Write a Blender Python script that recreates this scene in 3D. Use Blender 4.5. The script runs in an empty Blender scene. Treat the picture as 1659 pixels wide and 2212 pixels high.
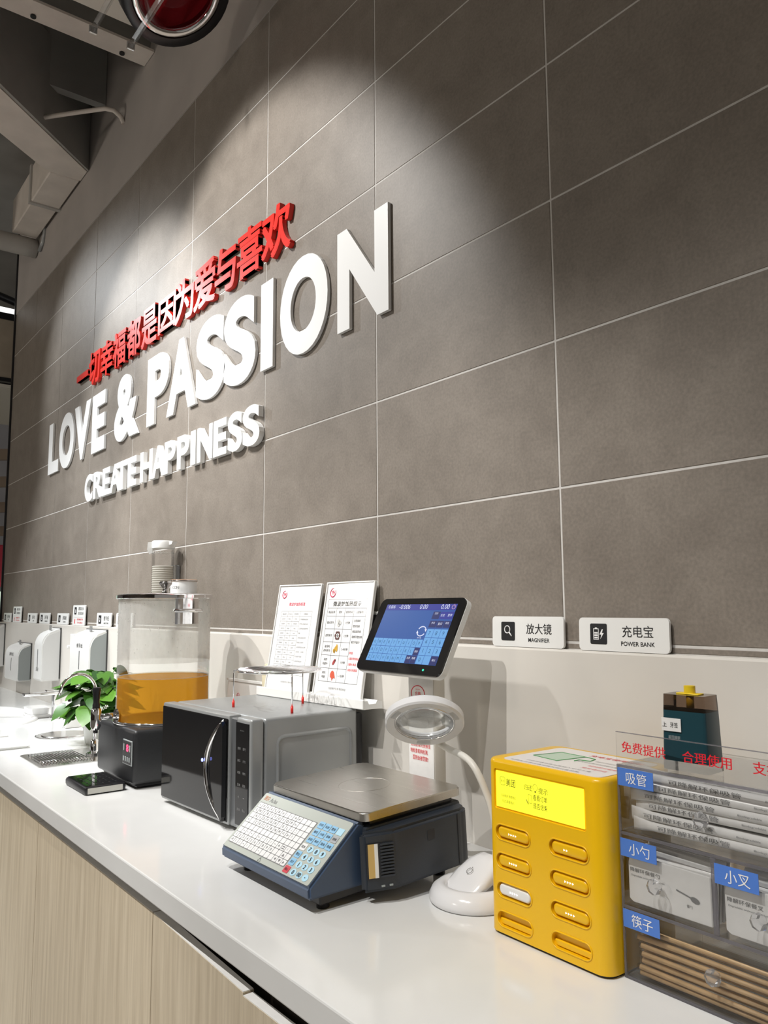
import bpy, bmesh, math, random
from mathutils import Vector, Matrix
random.seed(7)
R = math.radians
scene = bpy.context.scene
COL = scene.collection

# ------------------------------------------------------------------ camera
cam_d = bpy.data.cameras.new('camera'); cam = bpy.data.objects.new('camera', cam_d); COL.objects.link(cam)
F_PX, YAW, PITCH, ROLL = 1719.92, 0.917602, 0.117502, -0.007105
fw = Vector((-math.sin(YAW)*math.cos(PITCH), math.cos(YAW)*math.cos(PITCH), math.sin(PITCH)))
rt = Vector((math.cos(YAW), math.sin(YAW), 0)); up = rt.cross(fw)
r2 = rt*math.cos(ROLL) + up*math.sin(ROLL); u2 = up*math.cos(ROLL) - rt*math.sin(ROLL)
mw = Matrix((r2, u2, -fw)).transposed().to_4x4(); mw.translation = Vector((1.02415, -1.22096, 1.34110))
cam.matrix_world = mw
cam_d.sensor_fit = 'VERTICAL'; cam_d.sensor_height = 36.0; cam_d.lens = F_PX*36.0/2212.0
cam_d.clip_start = 0.02; cam_d.clip_end = 100
scene.camera = cam

# ------------------------------------------------------------------ world, lights, exposure
vs = scene.view_settings
vs.view_transform = 'Standard'; vs.look = 'None'; vs.gamma = 1.0; vs.use_curve_mapping = False
vs.exposure = 0.0
scene.cycles.transparent_max_bounces = 40
world = bpy.data.worlds.new('store_ambient'); scene.world = world; world.use_nodes = True
bg = world.node_tree.nodes['Background']; bg.inputs[0].default_value = (1.0, 0.935, 0.85, 1); bg.inputs[1].default_value = 0.2

def spot(name, loc, tgt, watts, angle, blend, col, rad=0.03):
    l = bpy.data.lights.new(name, 'SPOT'); l.energy = watts; l.spot_size = R(angle); l.spot_blend = blend
    l.color = col; l.shadow_soft_size = rad
    o = bpy.data.objects.new(name, l); COL.objects.link(o); o.location = loc
    o.rotation_euler = (Vector(tgt)-Vector(loc)).to_track_quat('-Z', 'Y').to_euler()
    return o
WARM = (1.0, 0.975, 0.94); NEUT = (1.0, 0.985, 0.96); COOL = (0.94, 0.975, 1.0)
# track of wall washers along the front of the wall
spot('track_spot', (-4.3, -1.15, 3.5), (-2.75, 0, 2.1), 75, 66, 0.6, COOL)
spot('track_spot', (-2.35, -1.15, 3.5), (-2.3, 0, 2.0), 165, 66, 0.5, COOL)
spot('track_spot', (-1.38, -1.3, 3.3), (-1.34, 0, 2.1), 140, 72, 0.4, NEUT)
# downlights over the counter
spot('ceiling_spot', (-3.6, -2.2, 3.9), (-3.2, -0.4, 0.85), 330, 52, 0.5, COOL, 0.02)
spot('ceiling_spot', (-2.0, -2.2, 3.9), (-1.8, -0.4, 0.85), 270, 52, 0.5, NEUT, 0.02)
spot('ceiling_spot', (0.1, -2.2, 3.9), (-0.35, -0.45, 0.85), 250, 42, 0.5, WARM, 0.02)
spot('ceiling_spot', (0.9, -2.2, 3.9), (0.35, -0.4, 0.85), 145, 40, 0.6, NEUT, 0.02)
# added unseen point lights that brighten the ceiling beams and cabinet fronts
def fill_lamp(loc, watts, col):
    l = bpy.data.lights.new('fill_light', 'POINT'); l.energy = watts; l.color = col; l.shadow_soft_size = 0.25
    o = bpy.data.objects.new('fill_light', l); COL.objects.link(o); o.location = loc
fill_lamp((-4.6, -3.6, 2.7), 75, (1.0, 0.92, 0.82)); fill_lamp((-0.5, -4.2, 2.7), 55, (1.0, 0.90, 0.78))

# ------------------------------------------------------------------ materials
MATS = {}
def M(name, col=(0.8, 0.8, 0.8), rough=0.5, metal=0.0, spec=0.5, emit=None, es=1.0, coat=0.0, vary=0.0, vscale=20.0, bump=0.0, bscale=200.0):
    if name in MATS: return MATS[name]
    m = bpy.data.materials.new(name); m.use_nodes = True; nt = m.node_tree
    b = nt.nodes['Principled BSDF']
    b.inputs['Base Color'].default_value = (*col, 1); b.inputs['Roughness'].default_value = rough
    b.inputs['Metallic'].default_value = metal; b.inputs['Specular IOR Level'].default_value = spec
    b.inputs['Coat Weight'].default_value = coat
    if emit: b.inputs['Emission Color'].default_value = (*emit, 1); b.inputs['Emission Strength'].default_value = es
    if vary > 0 or bump > 0:
        tc = nt.nodes.new('ShaderNodeTexCoord')
    if vary > 0:
        n = nt.nodes.new('ShaderNodeTexNoise'); n.inputs['Scale'].default_value = vscale; n.inputs['Detail'].default_value = 5
        rp = nt.nodes.new('ShaderNodeMapRange'); rp.inputs['From Min'].default_value = 0.3; rp.inputs['From Max'].default_value = 0.7
        rp.inputs['To Min'].default_value = 1-vary; rp.inputs['To Max'].default_value = 1+vary
        h = nt.nodes.new('ShaderNodeHueSaturation'); h.inputs['Color'].default_value = (*col, 1)
        nt.links.new(tc.outputs['Object'], n.inputs['Vector']); nt.links.new(n.outputs['Fac'], rp.inputs['Value'])
        nt.links.new(rp.outputs['Result'], h.inputs['Value']); nt.links.new(h.outputs['Color'], b.inputs['Base Color'])
    if bump > 0:
        n2 = nt.nodes.new('ShaderNodeTexNoise'); n2.inputs['Scale'].default_value = bscale; n2.inputs['Detail'].default_value = 3
        bp = nt.nodes.new('ShaderNodeBump'); bp.inputs['Strength'].default_value = bump; bp.inputs['Distance'].default_value = 0.002
        nt.links.new(tc.outputs['Object'], n2.inputs['Vector']); nt.links.new(n2.outputs['Fac'], bp.inputs['Height'])
        nt.links.new(bp.outputs['Normal'], b.inputs['Normal'])
    MATS[name] = m
    return m

def tile_material():
    m = bpy.data.materials.new('stone_tile'); m.use_nodes = True; nt = m.node_tree; N = nt.nodes; L = nt.links
    b = N['Principled BSDF']; tc = N.new('ShaderNodeTexCoord'); oi = N.new('ShaderNodeObjectInfo')
    ad = N.new('ShaderNodeVectorMath'); ad.operation = 'MULTIPLY_ADD'; ad.inputs[1].default_value = (1, 1, 1)
    cmb = N.new('ShaderNodeCombineXYZ'); mu = N.new('ShaderNodeMath'); mu.operation = 'MULTIPLY'; mu.inputs[1].default_value = 37.0
    L.new(oi.outputs['Random'], mu.inputs[0]); L.new(mu.outputs[0], cmb.inputs[0]); L.new(mu.outputs[0], cmb.inputs[2])
    L.new(tc.outputs['Object'], ad.inputs[0]); L.new(cmb.outputs[0], ad.inputs[2])
    n1 = N.new('ShaderNodeTexNoise'); n1.inputs['Scale'].default_value = 8.0; n1.inputs['Detail'].default_value = 10; n1.inputs['Roughness'].default_value = 0.7; n1.inputs['Distortion'].default_value = 0.4
    n2 = N.new('ShaderNodeTexNoise'); n2.inputs['Scale'].default_value = 160.0; n2.inputs['Detail'].default_value = 3
    L.new(ad.outputs[0], n1.inputs['Vector']); L.new(ad.outputs[0], n2.inputs['Vector'])
    cr = N.new('ShaderNodeValToRGB'); e = cr.color_ramp.elements
    e[0].position = 0.28; e[0].color = (0.178, 0.152, 0.127, 1); e[1].position = 0.75; e[1].color = (0.262, 0.228, 0.193, 1)
    L.new(n1.outputs['Fac'], cr.inputs[0])
    mx = N.new('ShaderNodeMixRGB'); mx.blend_type = 'OVERLAY'; mx.inputs[0].default_value = 0.3
    L.new(cr.outputs[0], mx.inputs[1]); L.new(n2.outputs['Fac'], mx.inputs[2])
    L.new(mx.outputs[0], b.inputs['Base Color'])
    b.inputs['Roughness'].default_value = 0.48; b.inputs['Specular IOR Level'].default_value = 0.5
    return m

def wood_material():
    m = bpy.data.materials.new('pale_wood_laminate'); m.use_nodes = True; nt = m.node_tree; N = nt.nodes; L = nt.links
    b = N['Principled BSDF']; tc = N.new('ShaderNodeTexCoord'); mp = N.new('ShaderNodeMapping'); mp.inputs['Scale'].default_value = (38, 38, 1.6)
    n1 = N.new('ShaderNodeTexNoise'); n1.inputs['Scale'].default_value = 1.6; n1.inputs['Detail'].default_value = 8; n1.inputs['Roughness'].default_value = 0.65
    cr = N.new('ShaderNodeValToRGB'); e = cr.color_ramp.elements
    e[0].position = 0.25; e[0].color = (0.50, 0.41, 0.285, 1); e[1].position = 0.62; e[1].color = (0.74, 0.64, 0.48, 1)
    L.new(tc.outputs['Object'], mp.inputs['Vector']); L.new(mp.outputs[0], n1.inputs['Vector']); L.new(n1.outputs['Fac'], cr.inputs[0])
    L.new(cr.outputs[0], b.inputs['Base Color']); b.inputs['Roughness'].default_value = 0.45
    return m

def clear_material(name, tint=(0.95, 0.97, 0.97), gloss=0.12, cloud=0.0, cloud_col=(0.9, 0.9, 0.9), rough=0.03):
    """thin clear plastic: mostly see-through, a fresnel gloss, and an optional milky share"""
    if name in MATS: return MATS[name]
    m = bpy.data.materials.new(name); m.use_nodes = True; nt = m.node_tree; N = nt.nodes; L = nt.links
    N.remove(N['Principled BSDF']); out = N['Material Output']
    tr = N.new('ShaderNodeBsdfTransparent'); tr.inputs[0].default_value = (*tint, 1)
    gl = N.new('ShaderNodeBsdfGlossy'); gl.inputs['Roughness'].default_value = rough
    lw = N.new('ShaderNodeFresnel'); lw.inputs['IOR'].default_value = 1.35
    ma = N.new('ShaderNodeMath'); ma.operation = 'MULTIPLY'; ma.inputs[1].default_value = gloss*8; ma.use_clamp = True
    L.new(lw.outputs[0], ma.inputs[0])
    mx = N.new('ShaderNodeMixShader'); L.new(ma.outputs[0], mx.inputs[0]); L.new(tr.outputs[0], mx.inputs[1]); L.new(gl.outputs[0], mx.inputs[2])
    last = mx
    if cloud > 0:
        df = N.new('ShaderNodeBsdfDiffuse'); df.inputs[0].default_value = (*cloud_col, 1)
        tl = N.new('ShaderNodeBsdfTranslucent'); tl.inputs[0].default_value = (*cloud_col, 1)
        ms = N.new('ShaderNodeMixShader'); ms.inputs[0].default_value = 0.5; L.new(df.outputs[0], ms.inputs[1]); L.new(tl.outputs[0], ms.inputs[2])
        m2 = N.new('ShaderNodeMixShader'); m2.inputs[0].default_value = cloud; L.new(mx.outputs[0], m2.inputs[1]); L.new(ms.outputs[0], m2.inputs[2]); last = m2
    L.new(last.outputs[0], out.inputs['Surface'])
    MATS[name] = m
    return m

def steamy_material():
    m = clear_material('steamed_acrylic', (0.96, 0.97, 0.96), 0.12, 0.3, (0.95, 0.95, 0.93))
    nt = m.node_tree; N = nt.nodes; L = nt.links
    mix = [n for n in N if n.type == 'MIX_SHADER' and abs(n.inputs[0].default_value-0.3) < 1e-4][0]
    tc = N.new('ShaderNodeTexCoord'); mp = N.new('ShaderNodeMapping'); mp.inputs['Scale'].default_value = (30, 30, 14)
    n = N.new('ShaderNodeTexNoise'); n.inputs['Scale'].default_value = 1.0; n.inputs['Detail'].default_value = 5
    rp = N.new('ShaderNodeMapRange'); rp.inputs['From Min'].default_value = 0.3; rp.inputs['From Max'].default_value = 0.7; rp.inputs['To Min'].default_value = 0.34; rp.inputs['To Max'].default_value = 0.52
    L.new(tc.outputs['Object'], mp.inputs[0]); L.new(mp.outputs[0], n.inputs['Vector']); L.new(n.outputs['Fac'], rp.inputs[0]); L.new(rp.outputs[0], mix.inputs[0])
    return m

def brushed_material(name, col, rough, scale):
    if name in MATS: return MATS[name]
    m = M(name, col, rough, 1.0); nt = m.node_tree; N = nt.nodes; L = nt.links; b = N['Principled BSDF']
    tc = N.new('ShaderNodeTexCoord'); mp = N.new('ShaderNodeMapping'); mp.inputs['Scale'].default_value = scale
    n = N.new('ShaderNodeTexNoise'); n.inputs['Scale'].default_value = 1.0; n.inputs['Detail'].default_value = 4
    rp = N.new('ShaderNodeMapRange'); rp.inputs['To Min'].default_value = rough-0.1; rp.inputs['To Max'].default_value = rough+0.12
    L.new(tc.outputs['Object'], mp.inputs[0]); L.new(mp.outputs[0], n.inputs['Vector']); L.new(n.outputs['Fac'], rp.inputs[0]); L.new(rp.outputs[0], b.inputs['Roughness'])
    return m

def leaf_material():
    m = M('pothos_leaf', (0.06, 0.22, 0.025), 0.32); nt = m.node_tree; N = nt.nodes; L = nt.links; b = N['Principled BSDF']
    oi = N.new('ShaderNodeObjectInfo'); cr = N.new('ShaderNodeValToRGB'); e = cr.color_ramp.elements
    e[0].color = (0.012, 0.075, 0.01, 1); e[1].color = (0.15, 0.36, 0.04, 1)
    tc = N.new('ShaderNodeTexCoord'); n = N.new('ShaderNodeTexNoise'); n.inputs['Scale'].default_value = 35; n.inputs['Detail'].default_value = 4
    ad = N.new('ShaderNodeMath'); ad.operation = 'MULTIPLY_ADD'; ad.inputs[1].default_value = 0.35
    L.new(tc.outputs['Object'], n.inputs['Vector']); L.new(n.outputs['Fac'], ad.inputs[0])
    mu = N.new('ShaderNodeMath'); mu.operation = 'MULTIPLY_ADD'; mu.inputs[1].default_value = 0.75; mu.inputs[2].default_value = -0.12
    L.new(oi.outputs['Random'], mu.inputs[0]); L.new(mu.outputs[0], ad.inputs[2]); L.new(ad.outputs[0], cr.inputs[0]); L.new(cr.outputs[0], b.inputs['Base Color'])
    return m

TILE = tile_material(); WOOD = wood_material()
GROUT = M('pale_grout', (0.62, 0.60, 0.57), 0.8, vary=0.06, vscale=60)
WHITE = M('white_plastic', (0.82, 0.82, 0.80), 0.3)
WHITEM = M('white_letter_acrylic', (0.86, 0.86, 0.85), 0.35)
REDL = M('red_letter_acrylic', (0.72, 0.022, 0.012), 0.36)
QUARTZ = M('white_quartz', (0.79, 0.795, 0.785), 0.12, vary=0.02, vscale=9)
SPLASH = M('cream_splashback_stone', (0.68, 0.65, 0.60), 0.3, vary=0.03, vscale=6)
BLACK = M('black_plastic', (0.012, 0.012, 0.014), 0.35)
BLACKM = M('black_matte_metal', (0.018, 0.019, 0.021), 0.42, vary=0.1, vscale=300)
BGLOSS = M('black_glass', (0.008, 0.008, 0.009), 0.06, spec=0.7)
CHROME = M('chrome', (0.82, 0.82, 0.83), 0.07, 1.0)
STEEL = brushed_material('brushed_steel', (0.56, 0.54, 0.50), 0.3, (4, 260, 260))
STEELB = M('polished_steel', (0.60, 0.59, 0.57), 0.2, 1.0)
SILVER = M('silver_paint', (0.34, 0.35, 0.35), 0.32, 0.35)
GREYP = M('grey_plastic', (0.33, 0.36, 0.36), 0.4)
NAVY = M('dark_slate_plastic', (0.022, 0.028, 0.038), 0.4, bump=0.15, bscale=900)
BLUEP = M('slate_blue_plastic', (0.055, 0.085, 0.145), 0.38)
KEYPANEL = M('sage_grey_overlay', (0.46, 0.49, 0.44), 0.4)
KEYW = M('white_key_film', (0.80, 0.80, 0.79), 0.35)
KEYB = M('blue_key_film', (0.22, 0.50, 0.76), 0.35)
KEYC = M('pale_blue_key_film', (0.42, 0.70, 0.86), 0.35)
KEYR = M('red_key_film', (0.62, 0.02, 0.04), 0.35)
KEYG = M('grey_key_film', (0.40, 0.42, 0.44), 0.4)
INK = M('black_ink', (0.015, 0.015, 0.017), 0.5)
INKG = M('grey_ink', (0.22, 0.22, 0.22), 0.5)
INKR = M('red_ink', (0.72, 0.015, 0.03), 0.45)
INKP = M('pink_red_ink', (0.72, 0.03, 0.10), 0.45)
INKW = M('white_ink', (0.85, 0.85, 0.85), 0.45)
YELLOW = M('yellow_plastic', (0.86, 0.50, 0.004), 0.3)
CABYEL = M('light_yellow_plastic', (0.85, 0.60, 0.02), 0.35)
LABELB = M('blue_label', (0.075, 0.20, 0.62), 0.45)
TEAL = M('dark_teal_plastic', (0.012, 0.05, 0.065), 0.3)
PAPER = M('white_paper', (0.80, 0.79, 0.77), 0.6, vary=0.03, vscale=60)
CREAM = M('cream_plastic', (0.72, 0.66, 0.48), 0.4)
BAMBOO = M('pale_bamboo', (0.66, 0.45, 0.24), 0.5, vary=0.12, vscale=40)
REDP = M('red_plastic', (0.75, 0.02, 0.012), 0.35)
PLASTER = M('grey_plaster', (0.40, 0.365, 0.34), 0.85, vary=0.07, vscale=4, bump=0.2, bscale=40)
CONC = M('painted_concrete', (0.42, 0.40, 0.37), 0.8, vary=0.1, vscale=5, bump=0.2, bscale=30)
BEAMP = M('beam_fireproof_paint', (0.62, 0.56, 0.50), 0.75, vary=0.08, vscale=7, bump=0.2, bscale=60)
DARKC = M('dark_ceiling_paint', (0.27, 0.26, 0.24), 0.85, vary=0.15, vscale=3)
CLEAR = clear_material('clear_acrylic', (0.988, 0.99, 0.992), 0.06)
EDGE = clear_material('acrylic_edge', (0.74, 0.73, 0.76), 0.1, 0.35, (0.45, 0.44, 0.47))
CLEARM = clear_material('milky_clear_plastic', (0.93, 0.94, 0.94), 0.12, 0.12)
TEA = clear_material('amber_tea', (0.95, 0.66, 0.18), 0.05, 0.42, (0.90, 0.56, 0.10))
SMOKE = clear_material('smoked_plastic', (0.50, 0.42, 0.36), 0.14, 0.08, (0.2, 0.16, 0.13))
STEAMY = steamy_material()
CRYSTAL = clear_material('crystal_knob', (0.97, 0.97, 0.98), 0.3, 0.10, (0.95, 0.95, 0.95), 0.02)
REDGL = clear_material('red_lamp_glass', (0.45, 0.02, 0.03), 0.2, 0.45, (0.35, 0.02, 0.03))
LEAF = leaf_material()

# ------------------------------------------------------------------ mesh helpers
def nbm(): return bmesh.new()
def box(bm, x0, x1, y0, y1, z0, z1):
    vs_ = [bm.verts.new(c) for c in ((x0,y0,z0),(x1,y0,z0),(x1,y1,z0),(x0,y1,z0),(x0,y0,z1),(x1,y0,z1),(x1,y1,z1),(x0,y1,z1))]
    for f in ((3,2,1,0),(4,5,6,7),(0,1,5,4),(1,2,6,5),(2,3,7,6),(3,0,4,7)): bm.faces.new([vs_[i] for i in f])
    return vs_
def rbox(bm, x0, x1, y0, y1, z0, z1, r, seg=3, only=None):
    """box with rounded edges; only: 'x','y' or 'z' rounds just the edges that run along that axis"""
    t = bmesh.new(); box(t, x0, x1, y0, y1, z0, z1)
    if only:
        k = 'xyz'.index(only); es = [e for e in t.edges if abs((e.verts[0].co-e.verts[1].co)[k]) > 1e-7]
    else: es = list(t.edges)
    bmesh.ops.bevel(t, geom=es, offset=r, segments=seg, profile=0.5, affect='EDGES', clamp_overlap=True)
    merge(bm, t); t.free()
def merge(bm, t, mtx=None):
    t.verts.index_update(); mp = [bm.verts.new(mtx @ v.co if mtx else v.co) for v in t.verts]
    for f in t.faces:
        try: nf = bm.faces.new([mp[v.index] for v in f.verts]); nf.smooth = f.smooth
        except ValueError: pass
def lathe(bm, prof, n=32, c=(0, 0, 0), mtx=None, cap0=True, cap1=True, smooth=True):
    rings = []
    for r, z in prof:
        ring = []
        for i in range(n):
            a = 2*math.pi*i/n; p = Vector((r*math.cos(a), r*math.sin(a), z))
            if mtx: p = mtx @ p
            ring.append(bm.verts.new(p + Vector(c)))
        rings.append(ring)
    for a, b in zip(rings, rings[1:]):
        for i in range(n):
            f = bm.faces.new((a[i], a[(i+1) % n], b[(i+1) % n], b[i])); f.smooth = smooth
    if cap0: bm.faces.new(list(reversed(rings[0])))
    if cap1: bm.faces.new(rings[-1])
def cyl(bm, p0, p1, r0, r1=None, n=16, smooth=True, caps=True):
    p0, p1 = Vector(p0), Vector(p1); d = p1-p0; r1 = r0 if r1 is None else r1
    m = d.to_track_quat('Z', 'Y').to_matrix().to_4x4()
    lathe(bm, [(r0, 0), (r1, d.length)], n, p0, m, caps, caps, smooth)
def tube(bm, pts, r, n=10, closed=False):
    pts = [Vector(p) for p in pts]; rs = r if isinstance(r, (list, tuple)) else [r]*len(pts)
    rings = []; ref = None; N_ = len(pts)
    for i, p in enumerate(pts):
        a = pts[(i-1) % N_] if (i > 0 or closed) else p; b = pts[(i+1) % N_] if (i < N_-1 or closed) else p
        t = (b-a).normalized()
        if ref is None:
            ref = Vector((0, 0, 1)) if abs(t.z) < 0.9 else Vector((1, 0, 0))
        s = t.cross(ref).normalized(); ref = s.cross(t).normalized()
        rings.append([bm.verts.new(p + (s*math.cos(2*math.pi*k/n) + ref*math.sin(2*math.pi*k/n))*rs[i]) for k in range(n)])
    rng = range(N_) if closed else range(N_-1)
    for i in rng:
        A, B = rings[i], rings[(i+1) % N_]
        for k in range(n):
            f = bm.faces.new((A[k], A[(k+1) % n], B[(k+1) % n], B[k])); f.smooth = True
    if not closed:
        bm.faces.new(list(reversed(rings[0]))); bm.faces.new(rings[-1])
def prism(bm, poly, t0, t1, fn):
    """poly: list of (a,b); fn(a,b,t) -> 3d point; extruded from t0 to t1"""
    A = [bm.verts.new(fn(a, b, t0)) for a, b in poly]; B = [bm.verts.new(fn(a, b, t1)) for a, b in poly]; n = len(poly)
    bm.faces.new(list(reversed(A))); bm.faces.new(B)
    for i in range(n): bm.faces.new((A[i], A[(i+1) % n], B[(i+1) % n], B[i]))
def plate(bm, o, u, v, u0, u1, v0, v1, t=0.0):
    """thin rectangle in the plane (o,u,v); t lifts it along the normal and gives it that thickness"""
    n = u.cross(v).normalized(); b = []
    for z in ((0, t) if t else (0,)):
        b += [o+u*a+v*c+n*z for a, c in ((u0, v0), (u1, v0), (u1, v1), (u0, v1))]
    q = [bm.verts.new(x) for x in b]
    if t:
        for f in ((3,2,1,0),(4,5,6,7),(0,1,5,4),(1,2,6,5),(2,3,7,6),(3,0,4,7)): bm.faces.new([q[i] for i in f])
    else: bm.faces.new(q)
def rrect(u0, u1, v0, v1, r, seg=4):
    P = []
    for cx, cy, a0 in ((u1-r, v1-r, 0), (u0+r, v1-r, 90), (u0+r, v0+r, 180), (u1-r, v0+r, 270)):
        for k in range(seg+1):
            a = R(a0+90*k/seg); P.append((cx+r*math.cos(a), cy+r*math.sin(a)))
    return P
def loft(bm, rings, cap0=True, cap1=True):
    V = [[bm.verts.new(p) for p in r] for r in rings]; n = len(V[0])
    for A, B in zip(V, V[1:]):
        for i in range(n): bm.faces.new((A[i], A[(i+1) % n], B[(i+1) % n], B[i]))
    if cap0: bm.faces.new(V[0][::-1])
    if cap1: bm.faces.new(V[-1])
def planefn(o, u, v):
    n = u.cross(v).normalized()
    return lambda a, b, t: o+u*a+v*b+n*t

_tc = {}
def glyphs(body, bold=0.0, res=3):
    """outline mesh of a word in the program's own font, em size 1 (x right, y up), with its bounds"""
    k = (body, bold, res)
    if k in _tc: return _tc[k]
    c = bpy.data.curves.new('glyphs', 'FONT'); c.body = body; c.size = 1.0; c.offset = bold; c.resolution_u = res; c.fill_mode = 'FRONT'
    o = bpy.data.objects.new('glyphs', c); COL.objects.link(o)
    me = o.to_mesh(); V = [(v.co.x, v.co.y) for v in me.vertices]; Fc = [tuple(p.vertices) for p in me.polygons]
    o.to_mesh_clear(); bpy.data.objects.remove(o); bpy.data.curves.remove(c)
    if V: bb = (min(v[0] for v in V), max(v[0] for v in V), min(v[1] for v in V), max(v[1] for v in V))
    else: bb = (0, 1, 0, 1)
    _tc[k] = (V, Fc, bb)
    return _tc[k]
def text(bm, body, o, u, v, cx, cy, h=None, w=None, bold=0.0, align='c', lift=0.0004):
    """flat lettering fitted to height h (and width w) round the point (cx,cy) of the plane (o,u,v)"""
    cjk = bold > 0 and any(ord(ch) > 0x2e80 for ch in body)
    V, Fc, (x0, x1, y0, y1) = glyphs(body, 0.0 if cjk else bold)
    if not V: return
    if cjk:        # embolden Chinese by printing it twice, slightly apart
        hh = h if h else w/(x1-x0)*(y1-y0)
        for k, dx in enumerate((-0.6*bold*hh, 0.6*bold*hh)): text(bm, body, o, u, v, cx+dx, cy, h, w, 0.0, align, lift+0.00004*k)
        return
    sy = h/max(1e-6, (y1-y0)) if h else w/(x1-x0)
    sx = (w/max(1e-6, (x1-x0))) if w else sy
    n = u.cross(v).normalized()
    ax = {'c': (x0+x1)/2, 'l': x0, 'r': x1}[align]; ay = (y0+y1)/2
    vs_ = [bm.verts.new(o+u*(cx+(a-ax)*sx)+v*(cy+(b-ay)*sy)+n*lift) for a, b in V]
    for f in Fc:
        try: bm.faces.new([vs_[i] for i in f])
        except ValueError: pass
def obj(name, bm, mat, parent=None, smooth=None, fix=True):
    if fix: bmesh.ops.recalc_face_normals(bm, faces=bm.faces[:])
    me = bpy.data.meshes.new(name); bm.to_mesh(me); bm.free()
    me.materials.append(mat)
    if smooth is not None:
        for p in me.polygons: p.use_smooth = True
        try: me.set_sharp_from_angle(angle=R(smooth))
        except Exception: pass
    o = bpy.data.objects.new(name, me); COL.objects.link(o)
    if parent: o.parent = parent
    return o
def inst(src, name, parent, loc=(0, 0, 0), rot=(0, 0, 0), scl=(1, 1, 1), mat=None):
    o = bpy.data.objects.new(name, src if isinstance(src, bpy.types.Mesh) else src.data); COL.objects.link(o)
    o.parent = parent; o.location = loc; o.rotation_euler = rot; o.scale = scl
    return o
def tag(o, label, cat, group=None):
    o['label'] = label; o['category'] = cat
    if group: o['group'] = group
    return o
def thing(name, label, cat, loc=(0, 0, 0), rot=(0, 0, 0), group=None):
    o = bpy.data.objects.new(name, None); COL.objects.link(o); o.location = loc; o.rotation_euler = rot
    o.empty_display_size = 0.05
    return tag(o, label, cat, group)
def structure(o, label=None):
    o['kind'] = 'structure'
    if label: o['label'] = label
    return o
X, Y, Z = Vector((1, 0, 0)), Vector((0, 1, 0)), Vector((0, 0, 1))
ZC = 0.845        # worktop height
# ------------------------------------------------------------------ the setting
WX0, WX1 = -4.76, 1.8
bm = nbm(); box(bm, WX0, WX1, 0.0012, 0.16, 0.0, 4.3); wall = structure(obj('wall_back', bm, GROUT))
TW, TH, TJ = 0.6, 0.3, 0.0022
def tile_mesh(w, h):
    b = nbm(); rbox(b, -w/2, w/2, 0.0, 0.012, -h/2, h/2, 0.0008, 1)
    me = bpy.data.meshes.new('tile'); bmesh.ops.recalc_face_normals(b, faces=b.faces[:]); b.to_mesh(me); b.free(); me.materials.append(TILE); return me
t_full = tile_mesh(TW-2*TJ, TH-2*TJ); t_end = tile_mesh(0.56-2*TJ, TH-2*TJ); t_strip = tile_mesh(TW-2*TJ, 0.009); t_strip2 = tile_mesh(0.56-2*TJ, 0.009)
for c in range(-8, 3):
    x = (c+0.5)*TW; e = c == -8
    if e: x = (-4.2-0.56/2)
    for r in range(7):
        inst(t_end if e else t_full, 'tile', wall, (x, 0, 1.27+(r+0.5)*TH))
    inst(t_strip2 if e else t_strip, 'tile', wall, (x, 0, 1.263-0.0005))
bm = nbm(); box(bm, WX0, WX1, -0.002, 0.14, 3.37, 4.3); o = obj('plaster_band', bm, PLASTER, wall)
bm = nbm(); box(bm, WX0-0.012, WX0, -0.012, 0.17, 0.0, 4.3); structure(obj('trim_1', bm, BLACK))
bm = nbm(); rbox(bm, WX0, WX1, -0.016, 0.004, ZC-0.01, 1.2565, 0.0045, 2); structure(obj('wall_splashback', bm, SPLASH))
bm = nbm(); box(bm, -10, 5, -8, 3, -0.05, 0.0)
FLOOR = M('grey_floor_tile', (0.42, 0.41, 0.39), 0.3, vary=0.05, vscale=3); structure(obj('floor', bm, FLOOR))
bm = nbm(); box(bm, -10, 5, -8, 3, 4.3, 4.4); structure(obj('ceiling', bm, DARKC))
bm = nbm(); box(bm, -10, 5, -7.2, -7.1, 0, 2.3); wf = structure(obj('wall_front', bm, M('dark_store_shelving', (0.06, 0.045, 0.035), 0.6, vary=0.3, vscale=2)))
b = nbm(); box(b, -0.025, 0.025, -0.03, 0.0, 0, 2.3); pm = obj('shelf_post', b, BLACK, wf); pm.location = (-9, -7.1, 0)
for k in range(1, 14): inst(pm, 'shelf_post', wf, (-9+k*0.95, -7.1, 0))
b = nbm(); box(b, -7.5, 7.5, -0.28, 0.0, -0.015, 0.015); sm_ = obj('shelf_board', b, M('shelf_board', (0.25, 0.22, 0.2), 0.6), wf); sm_.location = (-2.5, -6.85, 0.5)
for zz in (0.95, 1.4, 1.85): inst(sm_, 'shelf_board', wf, (-2.5, -6.85, zz))

# overhead structure near the wall
t = thing('ceiling_beam', 'painted steel beam with light lower flange running straight into the wall', 'beam', (-2.32, 0, 3.86))
bm = nbm(); box(bm, -0.06, 0.06, -3.2, -0.004, -0.012, 0.0); obj('flange', bm, BEAMP, t)
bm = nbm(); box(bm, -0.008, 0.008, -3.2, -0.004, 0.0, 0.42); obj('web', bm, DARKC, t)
bm = nbm()
for yy in (-0.12, -0.5, -0.9): cyl(bm, (-0.03, yy, -0.02), (-0.03, yy, -0.012), 0.012, n=10)
obj('bolt', bm, BLACK, t)
t = thing('diagonal_beam', 'wide boxed beam crossing the ceiling diagonally to the wall', 'beam', (0, 0, 3.71))
bm = nbm(); P = [(-3.2146, -0.006), (-2.2, -1.14), (-2.45, -1.28), (-3.33, -0.19), (-3.33, -0.006)]
prism(bm, P, 0.0, 0.5, lambda a, b_, t_: Vector((a, b_, t_))); obj('boxing', bm, BEAMP, t)
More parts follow.
